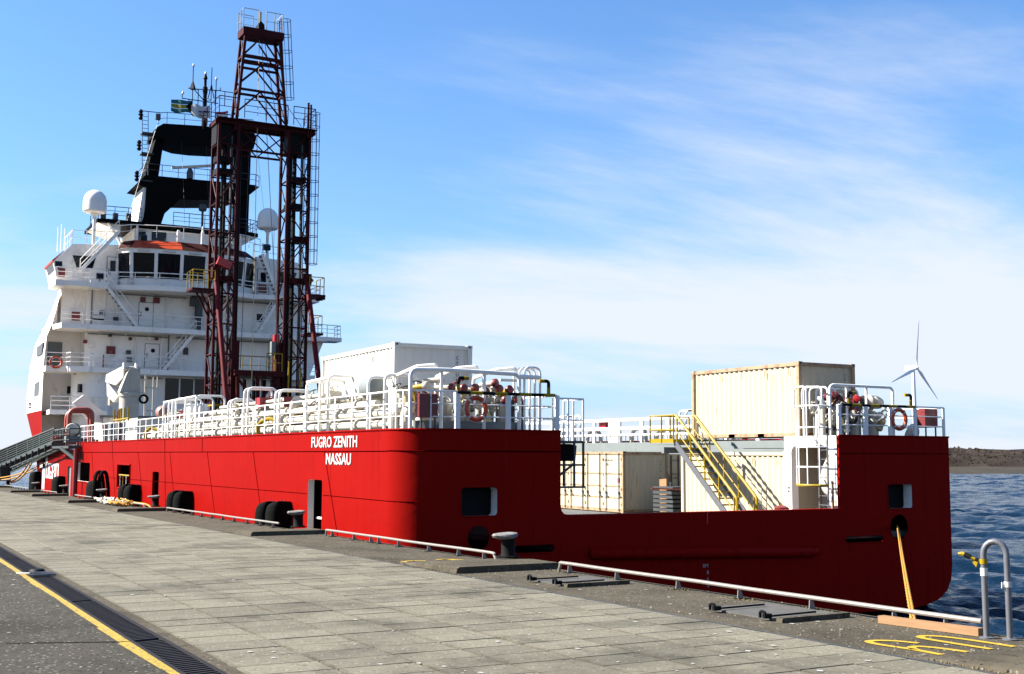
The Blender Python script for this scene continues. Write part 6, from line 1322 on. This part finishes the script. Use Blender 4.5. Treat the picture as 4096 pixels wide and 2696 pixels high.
B().prism([(-.2, -1.5), (1.0, -1.5), (1.0, 1.2), (.4, 2.0), (-.2, 1.2)], lambda u, v: (u, v, -.05), lambda u, v: (u, v, .25)).obj('boat_floor', ORANGE, rb); B().box((.1, -.8, .2), (.7, -.2, .9)).obj('console', DGREY, rb)
lr = thing('life_raft', 'white life raft canister in its cradle by the gangway head', 'life raft', (-.25, 53.6, 3.2), 0, ship=True)
B().lathe([(.25, -.72), (.38, -.68), (.42, -.6), (.42, -.04), (.46, -.03), (.46, .03), (.42, .04), (.42, .6), (.38, .68), (.25, .72)], (0, 0, .32), (.25, 1, 0), 18).obj('canister', PIPEW, lr)
for y in (-.35, .35): B().torus((.25 * y, y, .32), .43, .03, (.25, 1, 0), 16, 5).obj('strap', BLACK, lr)
B().box((-.5, -.6, -.5), (.5, .6, -.1)).obj('cradle', GREY, lr)
slabw = B().prism([(.9, 5.6), (1.6, 6.2), (3.0, 5.0), (3.1, 4.2), (2.2, 4.2)], lambda u, w: (u, 61.8, w), lambda u, w: (u, 62.2, w)).obj('boat_deck_screen', SWHITE, ship)
B().box((3.0, 61.5, 2.18), (8.5, 68, 4.6)).obj('deck_locker', SWHITE, ship); B().box((2.8, 61.4, 4.6), (8.6, 68, 4.75)).obj('locker_roof', GREY, ship)
for k in range(7): B().cbox((.7 + .45 * k, 57 + 1.1 * k % 5, 2.6), (.35, .5, .8)).obj('deck_gear', [DGREY, SRED, PIPEW, GREY, YEL, PIPEW, BLACK][k], ship)
guard_rail(ship, [(.12, 53.1, 2.2), (.12, 71, 2.2)], 1.05, (.35, .7), 1.6, .03, DGREY)
# gangway
gw = thing('gangway', 'long netted gangway sloping from the ship down towards the far quay', 'gangway', (0, 0, 0), 0, ship=True)
ga, gb = Vector((-.30, 58.5, 2.75)), Vector((-.7, 97, .35))
def gpt(t, du, dw): p = ga.lerp(gb, t); return (p.x + du, p.y, p.z + dw)
for du in (-.42, .20):
    B().tube([gpt(0, du, .95), gpt(1, du, 1.55)], .06, 6).obj('hand_rail', GALU, gw); B().beam(gpt(0, du, 0), gpt(1, du, 0), .1, .22).obj('side_beam', GALU, gw); B().beam(gpt(0, du, -.45), gpt(1, du, -.62), .08, .10).obj('lower_chord', GALU, gw)
    for k in range(13): t = k / 12; B().beam(gpt(t, du, -.5), gpt(t, du, 0), .35, .08).obj('web_plate', GALU, gw)
    for k in range(7): t = k / 6; B().rod(gpt(t, du, 0), gpt(t + .012, du, .95 + .6 * t), .05, 5).obj('stanchion', GALU, gw)
    net = B(); NU, NV = 90, 7
    for i in range(NU + 1): net.tube([gpt(i / NU, du, 0), gpt(i / NU, du, .95 + .6 * i / NU)], .03, 3, cap=False)
    for j in range(1, NV): net.tube([gpt(0, du, .95 * j / NV), gpt(1, du, 1.55 * j / NV)], .028, 3, cap=False)
    net.obj('side_net', MESHN, gw, kind='stuff')
q = B(); q.add([gpt(0, -.42, .05), gpt(0, .20, .05), gpt(1, .20, .05), gpt(1, -.42, .05)], [(0, 1, 2, 3)]); q.obj('walkway', GALU, gw)
net = B()
for i in range(61): net.tube([gpt(.02 + .93 * i / 60, -.42, -.5 - .4 * i / 60), gpt(.02 + .93 * i / 60, .2, -.5 - .4 * i / 60)], .016, 3, cap=False)
for j in range(6): net.tube([gpt(.02, -.42 + .124 * j, -.5), gpt(.95, -.42 + .124 * j, -.9)], .016, 3, cap=False)
net.obj('safety_net', MESHN, gw, kind='stuff')
B().box((-.85, 51.3, 2.30), (-.05, 58.6, 2.46)).obj('head_platform', GALU, gw)
guard_rail(gw, [(-.8, 58.4, 2.46), (-.8, 51.4, 2.46), (-.1, 51.4, 2.46)], 1.1, (.4, .75), 1.2, .035, GALU)
B().rod((-.4, 51.0, -3.2), (-.4, 51.0, 2.3), .15, 14).obj('support_column', CAPRED, gw)
for p in ((-.5, 55.5, 2.3), (-1.0, 53.2, 2.3)): B().beam((-.4, 51.1, 1.6), p, .14, .18).obj('column_bracket', GALU, gw)
B().prism([(80.0, .85), (86, .8), (86, -.45), (79.0, -.35)], lambda v, w: (-2.0, v, w), lambda v, w: (-1.2, v, w)).obj('foot_stand', BLACK, gw)
